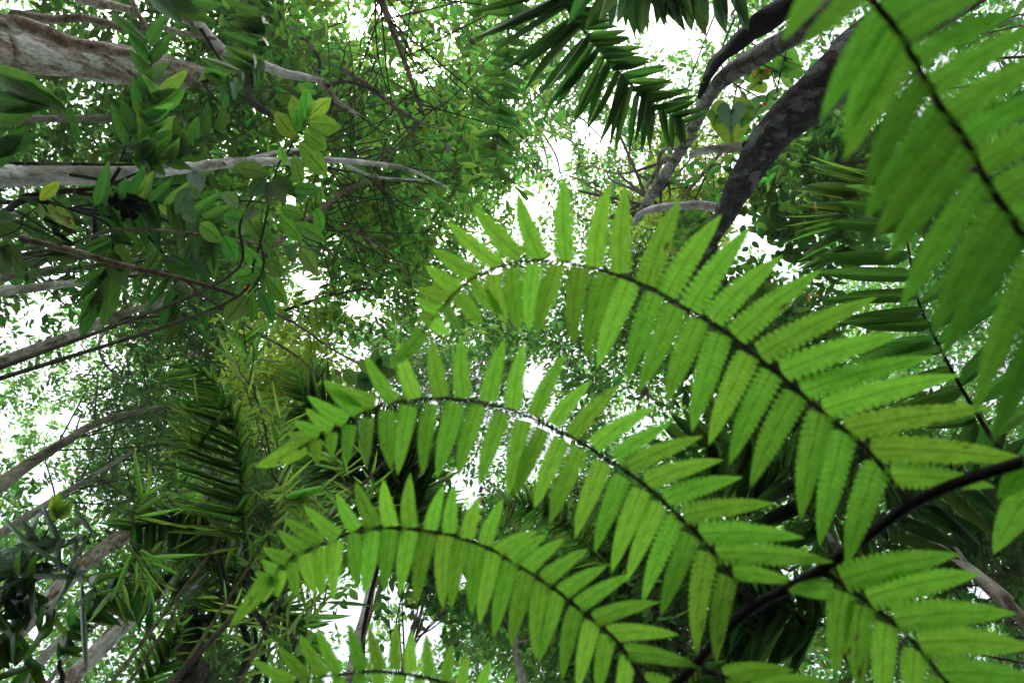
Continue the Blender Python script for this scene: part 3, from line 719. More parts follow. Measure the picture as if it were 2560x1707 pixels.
# ------------------------------------------------------------------ palms and other pixel-placed plants
def frond(rt, pts, sides, mat, kind, wpx, n, rw=(8, 3), seed=0, t0=.08, dvar=.08, rollv=.35, profile=None, stemmat=None, name='frond', droop=.04):
    """pts: rachis (px, py, depth). sides: dict sign -> (len0, len1, ang0, ang1) with angle from the tangent in degrees"""
    rng = random.Random(seed)
    org = origin_of(rt)
    k = len(pts)
    st = px_tube('rachis' if False else name, [(x, y, d, rw[0] + (rw[1] - rw[0]) * i / (k - 1)) for i, (x, y, d) in enumerate(pts)], stemmat or M['palm_stem'], rt, 6, 5)
    path, _ = smooth_path([(x, y, d) for x, y, d in pts], [0] * k, 12)
    seg = np.linalg.norm(np.diff(path[:, :2], axis=0), axis=1); cum = np.concatenate([[0], np.cumsum(seg)]); tot = cum[-1]
    ms = leafset(kind, mat)
    for i in range(n):
        t = t0 + (1 - t0) * (i + .5 * rng.random()) / n
        s = t * tot
        q = np.array([np.interp(s, cum, path[:, j]) for j in range(3)]); q2 = np.array([np.interp(min(tot, s + 4), cum, path[:, j]) for j in range(3)]); q1 = np.array([np.interp(max(0, s - 4), cum, path[:, j]) for j in range(3)])
        tg = (q2 - q1)[:2]; tg /= np.linalg.norm(tg) + 1e-9
        for sg, (l0, l1, a0, a1) in sides.items():
            f = profile(t) if profile else math.sin(math.pi * (.18 + .72 * t)) ** .6
            ln = (l0 + (l1 - l0) * t) * f * rng.uniform(.88, 1.08)
            a = math.radians(a0 + (a1 - a0) * t + rng.uniform(-5, 5)) * sg
            dx = tg[0] * math.cos(a) - tg[1] * math.sin(a); dy = tg[0] * math.sin(a) + tg[1] * math.cos(a)
            dd = q[2] * (1 + rng.uniform(-dvar, dvar * .3) - droop)
            px_leaf(rng.choice(ms), q[0], q[1], q[0] + dx * ln, q[1] + dy * ln, wpx * (.55 + .45 * f) * rng.uniform(.85, 1.15), q[2], st, org, dd, rng.uniform(-rollv, rollv), 'leaflet')
    return st

def leaves(rt, lst, kind, mat, d, seed=0, dv=.06, parent=None, rollv=.3):
    rng = random.Random(seed); org = origin_of(rt); ms = leafset(kind, mat)
    for q in lst:
        bx, by, tx, ty, w = q[:5]; dd = q[5] if len(q) > 5 else d
        px_leaf(rng.choice(ms), bx, by, tx, ty, w, dd, parent or rt, org, dd * (1 - rng.uniform(0, dv)), rng.uniform(-rollv, rollv), 'leaf' if kind in ('ellip', 'lanc', 'heart') else 'leaflet')

def ground_root(name, px, py, d, label, cat, group=None):
    p = P(px, py, d)
    return root(name, Vector((p.x * 1.1, p.y * 1.1, 0)), label, cat, group)
def stalk(rt, pts, mat=None, name='stem', sides=7, toground=True):
    W = [P(x, y, d) for x, y, d, w in pts]; r = [w * d / F / 2 for x, y, d, w in pts]
    if toground:
        o_ = origin_of(rt)
        mid = W[0].lerp(o_, .45); mid.z = W[0].z * .6
        W = [o_, mid] + W; r = [r[0] * 1.2, r[0] * 1.1] + r
    return tube(name, W, r, mat or M['palm_stem'], rt, sides, 6, .03)

PG = 'palms of the understory'
# top centre palm: long frond slanting to the right, and the one hanging beyond it
rt = ground_root('palm', 1500, -420, 3.6, 'large dark palm reaching in from the top edge, long comb frond slanting down right', 'palm', PG)
stalk(rt, [(1420,-500,3.2,30),(1400,-200,3.6,16),(1392,-40,3.9,10)])
frond(rt, [(1380,-60,3.9),(1430,40,3.95),(1462,80,4),(1539,172,4.1),(1615,245,4.2),(1670,283,4.3),(1712,312,4.4)],
      {1: (270,130,100,42), -1: (110,120,55,50)}, M['palm'], 'palm', 17, 34, (9, 3), 11, t0=.0, rollv=.3, profile=lambda t: (.95 if t < .75 else .95 - (t - .75) * 1.3))
frond(rt, [(1690,-60,3.5),(1600,-30,3.6),(1520,-20,3.7)], {-1: (170,150,95,85)}, M['palm'], 'palm', 22, 9, (9, 5), 12, profile=lambda t: .8)
rt = ground_root('palm', 1800, -450, 3.2, 'glossy dark palm hanging wide overlapping leaflets from the top edge, right of the comb frond', 'palm', PG)
stalk(rt, [(1700,-500,3.2,26),(1640,-200,3.3,15),(1560,-50,3.4,10)])
frond(rt, [(1500,-70,3.4),(1600,-45,3.4),(1720,-40,3.5),(1800,-30,3.6),(1860,0,3.7)], {1: (190,130,100,50)}, M['palm_dark'], 'palm', 34, 17, (10, 4), 13, t0=0, profile=lambda t: .93)
rt = ground_root('palm', 1260, -420, 4.0, 'narrow ladder palm frond hanging straight down from the top edge with short paired leaflets', 'palm', PG)
stalk(rt, [(1290,-400,3.8,20),(1282,-100,4.1,9)])
frond(rt, [(1282,-60,4.1),(1275,10,4.1),(1267,126,4.15),(1256,230,4.2),(1245,320,4.25),(1238,440,4.3)], {1: (70,66,85,80), -1: (76,66,80,60)}, M['palm'], 'broadp', 24, 17, (6, 3), 14, t0=0, profile=lambda t: 1)
# upper left palms
rt = ground_root('palm', 250, 500, 3.0, 'upright broad leafed palm at the left, above the chalk white trunk', 'palm', PG)
stalk(rt, [(180,640,3.6,20),(240,520,3.7,14),(300,420,3.7,9)])
fr = frond(rt, [(300,402,3.70),(337,320,3.75),(358,285,3.80),(374,215,3.85),(378,150,3.90),(368,85,3.95)], {1: (100,90,48,42), -1: (115,90,40,38)}, M['palm'], 'broadp', 32, 7, (6, 3), 15, t0=.06, profile=lambda t: 1)
frond(rt, [(300,402,3.75),(356,383,3.75),(383,314,3.80),(393,270,3.85),(398,225,3.90)], {1: (95,95,50,38), -1: (70,70,48,40)}, M['palm_mid'], 'broadp', 40, 6, (6, 3), 16, t0=.2, profile=lambda t: 1)
frond(rt, [(300,402,3.60),(413,410,3.65),(470,375,3.70),(532,337,3.75),(556,320,3.80)], {1: (70,75,55,45), -1: (110,105,60,45)}, M['palm'], 'broadp', 34, 8, (6, 3), 17, t0=.12, profile=lambda t: 1)
rt = ground_root('palm', 40, 420, 2.7, 'single wide pleated yellowish palm blade at the left edge, below the mottled trunk', 'palm', PG)
stalk(rt, [(-200,380,2.5,20),(-60,330,2.7,12),(-10,305,2.7,9)])
leaves(rt, [(-10,180,175,285,64),(-30,250,150,272,58),(175,270,200,355,22),(20,210,172,300,60),(-10,300,120,260,50),(-20,420,80,310,46),(-20,380,110,330,50)], 'broadp', M['palm'], 2.7, 3)
rt = ground_root('palm', 620, -420, 4.2, 'shaded palm frond at the top left with long level leaflets, beside the white forked limb', 'palm', PG)
stalk(rt, [(700,-400,4,20),(680,-100,4.3,10)])
frond(rt, [(678,-40,4.4),(668,40,4.4),(658,110,4.4),(640,185,4.5)], {1: (150,110,100,92), -1: (40,40,70,60)}, M['palm_dark'], 'palm', 26, 10, (7, 3), 19, t0=0, profile=lambda t: 1)
frond(rt, [(640,150,4.6),(590,190,4.6),(545,215,4.6)], {1: (80,70,70,50), -1: (90,60,70,50)}, M['palm_dark'], 'broadp', 30, 5, (6, 3), 20, t0=0, profile=lambda t: 1)
leaves(rt, [(400,-20,560,30,70),(420,10,540,48,50),(380,-10,470,60,40)], 'broadp', M['palm_dark'], 4.3, 4)
# hanging dark palm on the left
rt = ground_root('palm', -100, 640, 2.8, 'dark hanging rattan palm at middle left, broad pointed leaflets drooping over the pale thin stem', 'palm', PG)
stalk(rt, [(-120,560,2.6,24),(60,500,2.9,16),(170,520,3,12)])
fa = px_tube('frond', [(170,520,3,10),(240,545,3,8),(279,580,3,7),(277,676,3,6),(249,734,3,5),(238,775,3,3)], M['palm_stem'], rt, 6)
leaves(rt, [(281,620,330,690,60),(278,672,262,812,58),(280,640,320,735,50),(249,730,200,848,42),(272,672,190,712,26),(262,690,182,760,16),(266,685,184,740,14),(256,712,186,800,15),(250,725,182,822,14),(276,650,205,668,16),
            (281,590,360,640,18),(281,595,340,600,16),(280,600,352,612,15),(240,745,215,800,24),(277,600,190,640,17),(277,610,182,655,15),(277,590,195,620,16)], 'broadp', M['palm_dark'], 3.0, 5, parent=fa)
fb = px_tube('frond', [(170,520,3,9),(330,560,3.05,8),(378,600,3.1,7),(410,640,3.1,6),(440,712,3.15,5),(457,770,3.15,3)], M['palm_stem'], rt, 6)
leaves(rt, [(394,630,337,707,22),(405,648,352,758,18),(425,690,364,784,17),(440,718,387,826,36),(446,740,406,834,20),(457,780,418,868,42),(421,646,494,712,50),(444,710,490,768,36),(459,787,494,833,28),(400,610,455,600,16),(385,600,440,575,17),
            (430,690,372,740,14),(452,760,410,850,14),(410,640,480,668,20)], 'broadp', M['palm_dark'], 3.1, 6, parent=fb)
fc_ = px_tube('frond', [(170,520,3.1,9),(380,540,3.2,8),(470,590,3.25,7),(510,650,3.3,6),(525,720,3.3,4)], M['palm_stem'], rt, 6)
leaves(rt, [(459,626,520,715,44),(480,640,528,772,22),(505,640,522,776,22),(530,626,532,700,26),(500,600,470,690,24),(478,590,440,668,20),(540,610,530,690,20),(516,690,500,745,18),(470,590,520,560,22),(500,620,560,640,18)], 'broadp', M['palm_dark'], 3.25, 7, parent=fc_)
frond(rt, [(170,520,3),(150,560,3.1),(130,600,3.1),(140,640,3.2)], {1: (95,90,95,90), -1: (90,100,85,80)}, M['palm_dark'], 'palm', 9, 13, (6, 3), 21, t0=0, profile=lambda t: 1)
frond(rt, [(170,520,3),(330,500,3.1),(450,520,3.2),(540,560,3.3),(600,585,3.4)], {1: (150,120,75,60), -1: (110,100,65,50)}, M['palm_dark'], 'broadp', 34, 11, (6, 3), 22, t0=.15, profile=lambda t: 1)
# fine palms, middle left
rt = ground_root('palm', 620, 1750, 4.2, 'arching fine comb palm frond at left centre, glossy rib curving over yellow green light', 'palm', PG)
stalk(rt, [(640,1700,3.3,20),(625,1500,3.2,14),(612,1350,3.05,10)])
frond(rt, [(612,1350,3.05),(606,1250,3.0),(601,1140,2.95),(585,1047,2.95),(536,959,3.0),(490,925,3.05),(450,900,3.1)], {-1: (270,150,78,38), 1: (60,70,40,30)}, M['palm_mid'], 'needle', 7, 58, (12, 4), 24, t0=.0, rollv=.35, dvar=.06, profile=lambda t: .72 + .4 * math.sin(math.pi * min(1, t * 1.1)) - .25 * t)
rt = ground_root('palm', 900, 1800, 4.2, 'black shadowed palm with long fine leaflets showing behind the middle fern pinna tips', 'palm', PG)
stalk(rt, [(885,1800,4.2,14),(912,1560,4.3,11),(955,1390,4.4,9),(1010,1310,4.4,8)])
frond(rt, [(1010,1320,4.3),(960,1230,4.3),(900,1140,4.4),(830,1070,4.5),(760,1010,4.6)], {-1: (230,150,95,60), 1: (270,170,55,40)}, M['palm_dark'], 'needle', 10, 46, (10, 4), 25, t0=0, profile=lambda t: .95)
frond(rt, [(1010,1320,4.3),(1040,1220,4.3),(1030,1120,4.3),(990,1030,4.4)], {-1: (200,150,60,50), 1: (170,120,55,45)}, M['palm_dark'], 'needle', 11, 34, (9, 4), 26, t0=0, profile=lambda t: .95)
frond(rt, [(900,1200,4.5),(830,1100,4.6),(790,1000,4.7),(770,940,4.8)], {-1: (150,120,60,50), 1: (120,100,60,50)}, M['palm_dark'], 'needle', 9, 36, (9, 4), 27, t0=0, profile=lambda t: .95)
rt = ground_root('palm', 620, 1800, 4.4, 'fan like fine palm at lower left, dotted rib bowed before the stout pale trunk', 'palm', PG)
stalk(rt, [(600,1700,4.2,20),(570,1500,4.3,14),(545,1360,4.3,8)])
frond(rt, [(545,1350,4.3),(520,1310,4.35),(480,1292,4.4),(430,1294,4.5),(380,1306,4.6),(330,1330,4.7)], {-1: (160,150,100,60), 1: (100,120,60,30)}, M['palm_dark'], 'needle', 9, 40, (6, 3), 28, t0=0, rollv=.5, profile=lambda t: .95)
rt = ground_root('palm', -100, 1800, 3.2, 'silvery glossy palm at the left edge with curled back leaflets catching the sky', 'palm', PG)
stalk(rt, [(-250,1500,2.8,20),(-120,1430,3,12)])
frond(rt, [(-80,1420,3.1),(0,1382,3.1),(90,1368,3.15),(170,1350,3.2),(240,1330,3.25)], {1: (110,80,60,50), -1: (70,60,60,50)}, M['palm_sheen'], 'curl', 13, 16, (7, 3), 29, t0=0, rollv=.7, profile=lambda t: 1)
frond(rt, [(-80,1440,3.0),(0,1420,3.0),(110,1410,3.0),(200,1440,3.1),(250,1480,3.1)], {1: (110,90,60,50), -1: (90,60,60,50)}, M['palm_sheen'], 'curl', 12, 16, (7, 3), 30, t0=0, rollv=.7, profile=lambda t: 1)
frond(rt, [(-80,1500,2.9),(0,1490,2.9),(80,1500,2.9),(150,1540,2.9)], {1: (130,90,60,50), -1: (90,80,60,50)}, M['palm_mid'], 'curl', 13, 13, (7, 3), 31, t0=0, rollv=.7, profile=lambda t: 1)
frond(rt, [(-80,1640,2.9),(0,1600,2.9),(60,1620,2.9),(110,1690,2.9)], {1: (110,90,60,50), -1: (90,80,60,50)}, M['palm_mid'], 'curl', 14, 13, (7, 3), 32, t0=0, rollv=.7, profile=lambda t: 1)
rt = ground_root('palm', 340, 1900, 3.6, 'palm frond with separate dark hanging leaflets over the pale trunks at lower left', 'palm', PG)
stalk(rt, [(100,1800,3.3,16),(150,1650,3.5,10)])
frond(rt, [(150,1640,3.5),(200,1560,3.5),(260,1500,3.5),(330,1475,3.5),(400,1490,3.5)], {1: (90,100,60,80), -1: (50,60,60,50)}, M['palm_dark'], 'palm', 16, 14, (6, 3), 33, t0=0, profile=lambda t: 1)
frond(rt, [(150,1640,3.5),(300,1430,3.6),(350,1390,3.6),(400,1380,3.7)], {1: (60,70,60,60), -1: (50,50,60,50)}, M['palm_dark'], 'palm', 14, 12, (6, 3), 34, t0=.3, profile=lambda t: 1)
rt = ground_root('palm', 400, 1950, 3.4, 'small stiff palm frond at the bottom edge, left of the dark mossy trunk', 'palm', PG)
stalk(rt, [(330,1900,3.2,12),(352,1760,3.4,8)])
frond(rt, [(352,1750,3.4),(385,1690,3.4),(415,1640,3.45),(440,1590,3.5),(452,1560,3.5)], {1: (110,60,45,40), -1: (120,70,45,40)}, M['palm_mid'], 'needle', 9, 18, (6, 3), 35, t0=0, profile=lambda t: 1)
rt = ground_root('palm', 560, 1900, 5.0, 'hazy mid green feather palm between the fan palm and the bottom edge, fronds arching left', 'palm', PG)
stalk(rt, [(640,1800,4.9,14),(640,1600,5,11),(620,1500,5,9)])
for kk, q in enumerate(([(620,1490),(560,1440),(480,1420),(390,1440),(320,1480)], [(620,1490),(600,1400),(540,1340),(460,1330)], [(620,1490),(680,1420),(740,1400),(800,1420)], [(620,1490),(580,1500),(520,1540),(480,1610)], [(620,1490),(680,1500),(740,1560),(770,1640)])):
    frond(rt, [(a, b, 5.0 + .05 * i) for i, (a, b) in enumerate(q)], {1: (130,90,62,40), -1: (130,90,62,40)}, M['palm_mid'], 'needle', 8, 26, (6, 3), 50 + kk, t0=.1, rollv=.6, profile=lambda t: .95)
# tiny bright tuft of broad leaves left
rt = ground_root('sapling', 60, 1500, 3.1, 'bright green four leaved tuft above the silvery palm at the left edge', 'sapling')
stalk(rt, [(40,1500,3,6),(110,1340,3.1,5),(142,1296,3.1,4)], M['twig'])
leaves(rt, [(142,1296,128,1228,24),(144,1290,160,1206,24),(146,1290,192,1226,24),(146,1296,190,1255,26),(142,1300,132,1262,22)], 'ellip', M['broad_bright'], 3.1, 8)

# right side palms
rt = ground_root('palm', 2600, 1500, 2.2, 'large leafed palm at the right edge with long level ribbon leaflets, behind both ferns', 'palm', PG)
stalk(rt, [(2700,1500,1.9,36),(2560,1220,2.1,20),(2458,1060,2.2,11)])
sp = px_tube('frond', [(2458,1060,2.2,11),(2400,963,2.2,9),(2343,856,2.25,8),(2297,757,2.25,7),(2274,638,2.3,6),(2255,520,2.35,4)], M['palm_stem'], rt, 8)
leaves(rt, [(2262,560,2048,568,34),(2270,632,2033,628,38),(2282,690,2033,695,36),(2292,740,2037,737,34),(2300,775,2083,786,36),(2318,810,2067,822,34),(2330,845,2090,870,38),(2350,880,2120,925,38),(2375,925,2140,985,36),(2400,968,2160,1040,38),(2255,530,2090,500,32),(2250,510,2110,455,30),
            (2440,1050,2290,1090,30),(2280,690,2400,560,40),(2300,760,2470,640,40),(2345,860,2520,730,40),(2400,965,2560,820,40),(2425,1010,2600,880,38),(2262,570,2390,440,38),(2320,820,2500,700,36),(2450,1060,2500,1200,40),(2430,1040,2400,1180,36),(2470,1090,2620,1010,36)],
        'palm', M['palm'], 2.25, 9, parent=sp)
rt = ground_root('palm', 2500, 600, 5.0, 'pale far palm fan spreading thin bright leaflets to the left, right of the dark trunk', 'palm', PG)
stalk(rt, [(2500,420,5,16),(2300,450,5.2,10),(2160,470,5.3,6)])
frond(rt, [(2190,430,5.3),(2130,480,5.4),(2090,560,5.5),(2110,650,5.5)], {1: (200,150,48,80), -1: (60,60,60,60)}, M['palm_mid'], 'needle', 11, 24, (6, 3), 36, t0=0, profile=lambda t: .9)
rt = ground_root('palm', 2100, 1950, 2.7, 'deep shadow palm behind the main fern stem, wide black green leaflets hanging in rows', 'palm', PG)
stalk(rt, [(2250,1900,2.4,30),(2150,1700,2.6,18),(2060,1560,2.7,12)])
frond(rt, [(2060,1540,2.7),(1960,1500,2.75),(1880,1480,2.8),(1800,1500,2.8)], {-1: (190,180,85,70), 1: (120,140,60,50)}, M['palm_shade'], 'palm', 28, 14, (10, 5), 37, t0=0, profile=lambda t: 1)
frond(rt, [(2060,1400,2.8),(1980,1180,2.9),(1880,1120,2.95),(1780,1110,3.0),(1680,1140,3.0)], {-1: (210,170,100,80), 1: (140,120,60,50)}, M['palm_shade'], 'palm', 30, 16, (8, 4), 38, t0=.1, profile=lambda t: 1)
frond(rt, [(2060,1540,2.7),(2180,1400,2.8),(2300,1250,2.9),(2420,1180,3.0),(2520,1180,3.0)], {1: (190,170,80,70), -1: (150,140,60,60)}, M['palm_shade'], 'palm', 30, 17, (8, 4), 39, t0=.1, profile=lambda t: 1)
frond(rt, [(2060,1560,2.7),(1900,1570,2.8),(1840,1640,2.8),(1800,1720,2.8)], {1: (120,100,50,50), -1: (150,140,50,50)}, M['palm_shade'], 'palm', 26, 12, (8, 4), 40, t0=.1, profile=lambda t: 1)
frond(rt, [(2060,1560,2.7),(1700,1400,3.3),(1600,1340,3.4),(1520,1380,3.5)], {1: (130,120,60,50), -1: (150,140,60,50)}, M['palm_shade'], 'palm', 22, 16, (6, 4), 42, t0=.3, profile=lambda t: 1)
rt = ground_root('palm', 1500, 2000, 4.6, 'fine leafed palm with curved ribs between the middle and upper pinna, over white sky', 'palm', PG)
stalk(rt, [(1600,1900,4.3,16),(1560,1600,4.5,11),(1500,1400,4.7,8)])
frond(rt, [(1500,1400,4.7),(1440,1330,4.7),(1380,1285,4.8),(1310,1255,4.9),(1250,1260,5.)], {-1: (90,80,70,60), 1: (110,80,70,60)}, M['palm_mid'], 'needle', 8, 34, (5, 3), 41, t0=0, profile=lambda t: .95)
frond(rt, [(1500,1400,4.7),(1540,1330,4.7),(1600,1300,4.8),(1680,1310,4.9)], {-1: (100,80,70,60), 1: (100,80,70,60)}, M['palm_mid'], 'needle', 8, 28, (5, 3), 43, t0=0, profile=lambda t: .95)
frond(rt, [(1700,1740,4.5),(1760,1690,4.5),(1830,1640,4.6),(1860,1600,4.6)], {-1: (90,80,60,60), 1: (90,80,60,60)}, M['palm_mid'], 'needle', 8, 22, (5, 3), 44, t0=0, profile=lambda t: .95)
rt = ground_root('tree', 2700, 1750, 3.2, 'thin brown leaning trunk at the lower right, seen under the main fern stem', 'tree')
stalk(rt, [(2620,1600,3,34),(2511,1490,3.1,28),(2430,1425,3.3,22),(2331,1350,3.6,14),(2225,1240,4,9),(2150,1160,4.4,6)], M['brown_bark'], 'trunk', 10)
px_tube('branch', [(2430,1425,3.3,9),(2390,1370,3.4,7),(2340,1310,3.5,5),(2300,1240,3.6,4)], M['brown_bark'], rt, 6)

# ------------------------------------------------------------------ lianas and thin stems
VG = 'thin climbing stems crossing the left side'
def vine(label, paths, mat, name='liana', cat='liana', group=VG, part='stem', toground=True, seed=0):
    x, y, d, w = paths[0][0]
    p = P(x, y, d); rt = root(name, Vector((p.x * 1.15, p.y * 1.15, 0)), label, cat, group)
    stalk(rt, paths[0], mat, part, 8, toground)
    for q in paths[1:]: px_tube('branch', q, mat, rt, 6, 6, .06, seed)
    return rt
rt = vine('long straight pinkish stem slanting across the left middle, over the hanging palm leaflets',
     [[(-20,588,2.7,18),(60,600,2.7,18),(160,622,2.7,18),(283,657,2.7,16),(400,685,2.8,14),(478,703,2.8,12),(600,742,2.9,10),(740,810,3,7),(842,880,3.2,5),(1000,960,3.4,3)],
      [(470,706,2.8,8),(515,745,2.8,7),(559,772,2.85,7),(640,830,2.9,6),(708,868,3,6),(760,905,3,5),(804,948,3.1,4)],[(608,805,2.9,5),(612,850,2.9,4),(618,895,2.9,3)]], M['brown_bark'])
leaves(rt, [(650,680,570,703,40),(650,668,608,612,36),(670,658,722,695,38),(666,688,724,758,42),(650,722,689,808,38),(616,737,559,820,50),(628,733,632,810,30),(660,600,702,640,32),(750,620,799,690,36),(722,612,736,660,26),(700,660,735,640,24)], 'ellip', M['broad'], 2.75, 9)
leaves(rt, [(0,555,44,598,44),(12,608,62,680,42),(0,610,12,715,34),(-20,540,38,560,40),(-10,640,20,600,30)], 'ellip', M['broad_dark'], 2.65, 10)
leaves(rt, [(625,722,608,717,12)], 'ellip', M['orange'], 2.8, 2)
px_tube('branch', [(650,607,2.8,6),(660,650,2.8,5),(652,690,2.8,4),(620,735,2.8,4)], M['twig'], rt, 6)
vine('thin upper stem curving level above the pinkish stem at the left', [[(100,640,2.9,7),(168,615,2.9,8),(275,577,2.9,8),(380,575,2.9,8),(478,584,2.9,7),(560,597,2.9,6),(650,607,3,5),(760,618,3,4),(842,627,3,3)]], M['grey_bark'])
vine('bark covered climbing root lying along the upper side of the mottled trunk', [[(-40,46,3.9,34),(40,56,3.9,36),(110,80,3.9,36),(190,112,3.9,34),(270,124,3.9,30),(345,150,3.95,24),(390,190,4.0,18)],[(240,130,3.95,14),(300,165,3.9,13),(350,200,3.9,11),(370,216,3.9,7)]], M['mottled'])
vine('mossy dark limb crossing above the mottled trunk at the top left', [[(-40,28,5,24),(40,36,5,24),(130,50,5,22),(200,46,5,22),(270,60,5,20),(330,78,5,20),(390,66,5,18),(440,80,5,14),(540,98,5,8)],[(330,0,5,14),(348,40,5,12),(370,66,5,10)]], M['grey_bark'])
vine('clean pale limb at the very top left edge', [[(120,-60,6,26),(190,-8,6,26),(260,10,6,25),(330,26,6,18)]], M['white_bark'])
vine('dark dead twig bundle clinging under the chalk white trunk', [[(-20,505,3.3,14),(60,492,3.3,14),(160,478,3.3,13),(260,466,3.3,9),(366,423,3.3,4)],[(0,410,3.6,9),(130,408,3.6,9),(250,412,3.6,7),(420,412,3.7,4)],[(60,432,3.5,8),(160,436,3.5,9),(240,448,3.5,8),(340,470,3.5,6),(520,457,3.5,5)],[(160,478,3.3,10),(260,490,3.3,8),(400,500,3.3,6),(560,500,3.4,4),(680,508,3.4,3)]], M['moss_bark'])
vine('pale broken stub of a branch at the left edge above the pinkish stem', [[(-30,530,2.8,22),(10,540,2.8,20),(40,556,2.8,12)]], M['white_bark'])
vine('pair of hair thin vertical twigs in front of the open sky at top right', [[(1860,0,4.5,7),(1835,50,4.5,6),(1805,120,4.6,5),(1795,150,4.6,4)],[(1810,-20,4.5,5),(1770,80,4.6,4),(1740,160,4.7,4),(1715,230,4.7,3)],[(1850,20,4.5,4),(1845,80,4.5,4),(1835,120,4.5,3)]], M['grey_bark'], group=None)

# nest of dead leaves hanging under the white trunk, dead leaves elsewhere
rt = root('dead_leaves', P(325,505,3.1), 'dark clump of dead leaves caught under the chalk white trunk', 'dead leaves')
rr = random.Random(4)
leaves(rt, [(325 + rr.uniform(-30, 30), 505 + rr.uniform(-22, 22), 325 + rr.uniform(-55, 55), 510 + rr.uniform(-45, 45), rr.uniform(14, 30)) for _ in range(26)], 'ellip', M['stem_dark'], 3.1, 11, .1, rollv=1.2)
px_tube('stem', [(300,470,3.2,4),(312,490,3.1,4),(325,505,3.1,4)], M['twig'], rt, 5)
for (x, y, tx, ty, w, d, lab) in ((1118,360,1108,388,22,7,'brown withered leaf hanging in the leafy tree left of the open white sky'),(1615,965,1592,985,16,3.2,'dark brown dead leaf hanging between two upper pinna leaflet tips'),
                                  (1610,960,1618,1010,13,3.2,'longer dead brown leaf strip hanging beside its shorter neighbour at centre'),(1205,1215,1190,1232,15,6,'upper of two brown dead leaves in front of white sky between the fern pinnae'),
                                  (1200,1240,1206,1258,13,6,'lower of two brown dead leaves in front of white sky between the fern pinnae'),(838,925,850,948,12,3.4,'pale curled dead leaf by the bamboo at the middle fern tip'),(470,885,490,890,14,5,'small brown curled leaf above the arching comb frond')):
    rt = root('dead_leaf', P(x, y, d), lab, 'dead leaf')
    leaves(rt, [(x, y, tx, ty, w), (x + 3, y + 2, tx + 5, ty - 4, w * .7)], 'ellip', M['dead'], d, 3, rollv=.8)

# ------------------------------------------------------------------ broad leafed saplings
rt = ground_root('sapling', 520, 820, 2.7, 'broad leafed sapling with ten large oval leaves whorled at left centre, dark veins showing', 'sapling')
stalk(rt, [(560,760,2.6,7),(640,640,2.7,6),(690,430,2.7,5),(720,380,2.75,5),(742,335,2.75,4),(765,300,2.75,3)], M['twig'])
leaves(rt, [(742,350,683,284,46),(752,312,726,240,36),(766,300,760,218,34),(768,298,830,232,40),(770,308,858,312,46),(760,330,828,378,50),(750,358,824,440,52),(735,388,762,466,34),(712,412,700,352,24),(745,330,735,262,30)], 'ellip', M['broad'], 2.75, 12)
rt = ground_root('sapling', 500, 900, 2.6, 'group of nearly black drooping oval leaves at the end of the chalk white trunk', 'sapling')
stalk(rt, [(560,700,2.5,7),(600,560,2.55,6),(640,480,2.6,5),(677,440,2.6,4)], M['twig'])
leaves(rt, [(674,436,582,418,44),(664,446,616,496,36),(672,454,666,524,24),(682,450,712,520,34),(690,436,740,500,30),(735,486,782,490,30),(727,470,812,474,34),(640,520,600,560,30),(480,430,505,490,40),(460,520,500,560,40),(478,470,430,540,40)], 'ellip', M['broad_dark'], 2.6, 13)
leaves(rt, [(500,560,560,600,44),(560,540,640,560,44),(600,520,660,600,46),(560,590,600,660,40),(640,560,700,610,40),(700,540,760,600,40),(740,560,820,600,36),(700,520,770,540,36),(790,520,810,580,30),(560,480,600,520,34)], 'ellip', M['broad'], 2.8, 14)
rt = ground_root('sapling', -60, 700, 2.5, 'three light yellow green insect eaten leaves at the left edge under the chalk white trunk', 'sapling')
stalk(rt, [(-60,600,2.4,5),(60,540,2.5,4),(115,505,2.5,3)], M['twig'])
leaves(rt, [(100,502,146,448,28),(98,510,102,576,19)], 'ellip', M['broad_bright'], 2.5, 15)
leaves(rt, [(122,512,194,588,38)], 'ellip', M['eaten'], 2.5, 16)
rt = ground_root('sapling', 900, 900, 3.0, 'dark leafed shoot just left of the middle pinna tip, veiled against the light', 'sapling')
stalk(rt, [(1000,1100,2.9,6),(960,980,3,5),(935,925,3,4)], M['twig'])
leaves(rt, [(935,930,950,870,34),(940,930,975,880,34),(930,935,905,890,34),(930,940,890,950,38),(938,940,965,985,40),(925,945,900,990,38),(890,960,860,920,34),(945,930,1000,925,34)], 'ellip', M['broad_dark'], 3.0, 17)
rt = root('vine', P(1760,60,4.6), 'heart leafed climbing vine strung between the two leaning trunks', 'vine')
for q in ([(1880,110,4.5,4),(1935,132,4.4,4),(1980,150,4.3,4)], [(1880,150,4.5,4),(1942,178,4.4,4)], [(1965,130,4.4,4),(1952,180,4.4,4),(1942,232,4.4,4)], [(1843,215,4.6,4),(1870,250,4.5,4),(1900,300,4.4,4)], [(1843,215,4.6,4),(1830,275,4.6,3)], [(1843,215,4.6,4),(1900,245,4.5,3)], [(1920,155,4.5,4),(1945,230,4.4,3)],[(1800,160,4.6,4),(1843,215,4.6,4),(1880,180,4.5,4),(1950,180,4.4,3)]):
    px_tube('stem', q, M['palm_stem'], rt, 5)
leaves(rt, [(1827,282,1832,395,105),(1885,172,1958,180,70),(1900,205,1866,228,60),(1970,165,1930,200,90),(1915,240,1920,262,70),(1900,265,1880,310,70),(1790,290,1782,320,60),(1860,285,1850,330,60),(1960,150,2010,170,70)], 'heart', M['heart'], 4.5, 18, parent=None)
leaves(rt, [(1828,278,1826,345,72)], 'heart', M['broad_dark'], 4.3, 19)
leaves(rt, [(1908,176,1932,176,12)], 'ellip', M['orange'], 4.45, 20)
leaves(rt, [(1908,262,1918,256,10)], 'ellip', M['orange'], 4.4, 20)
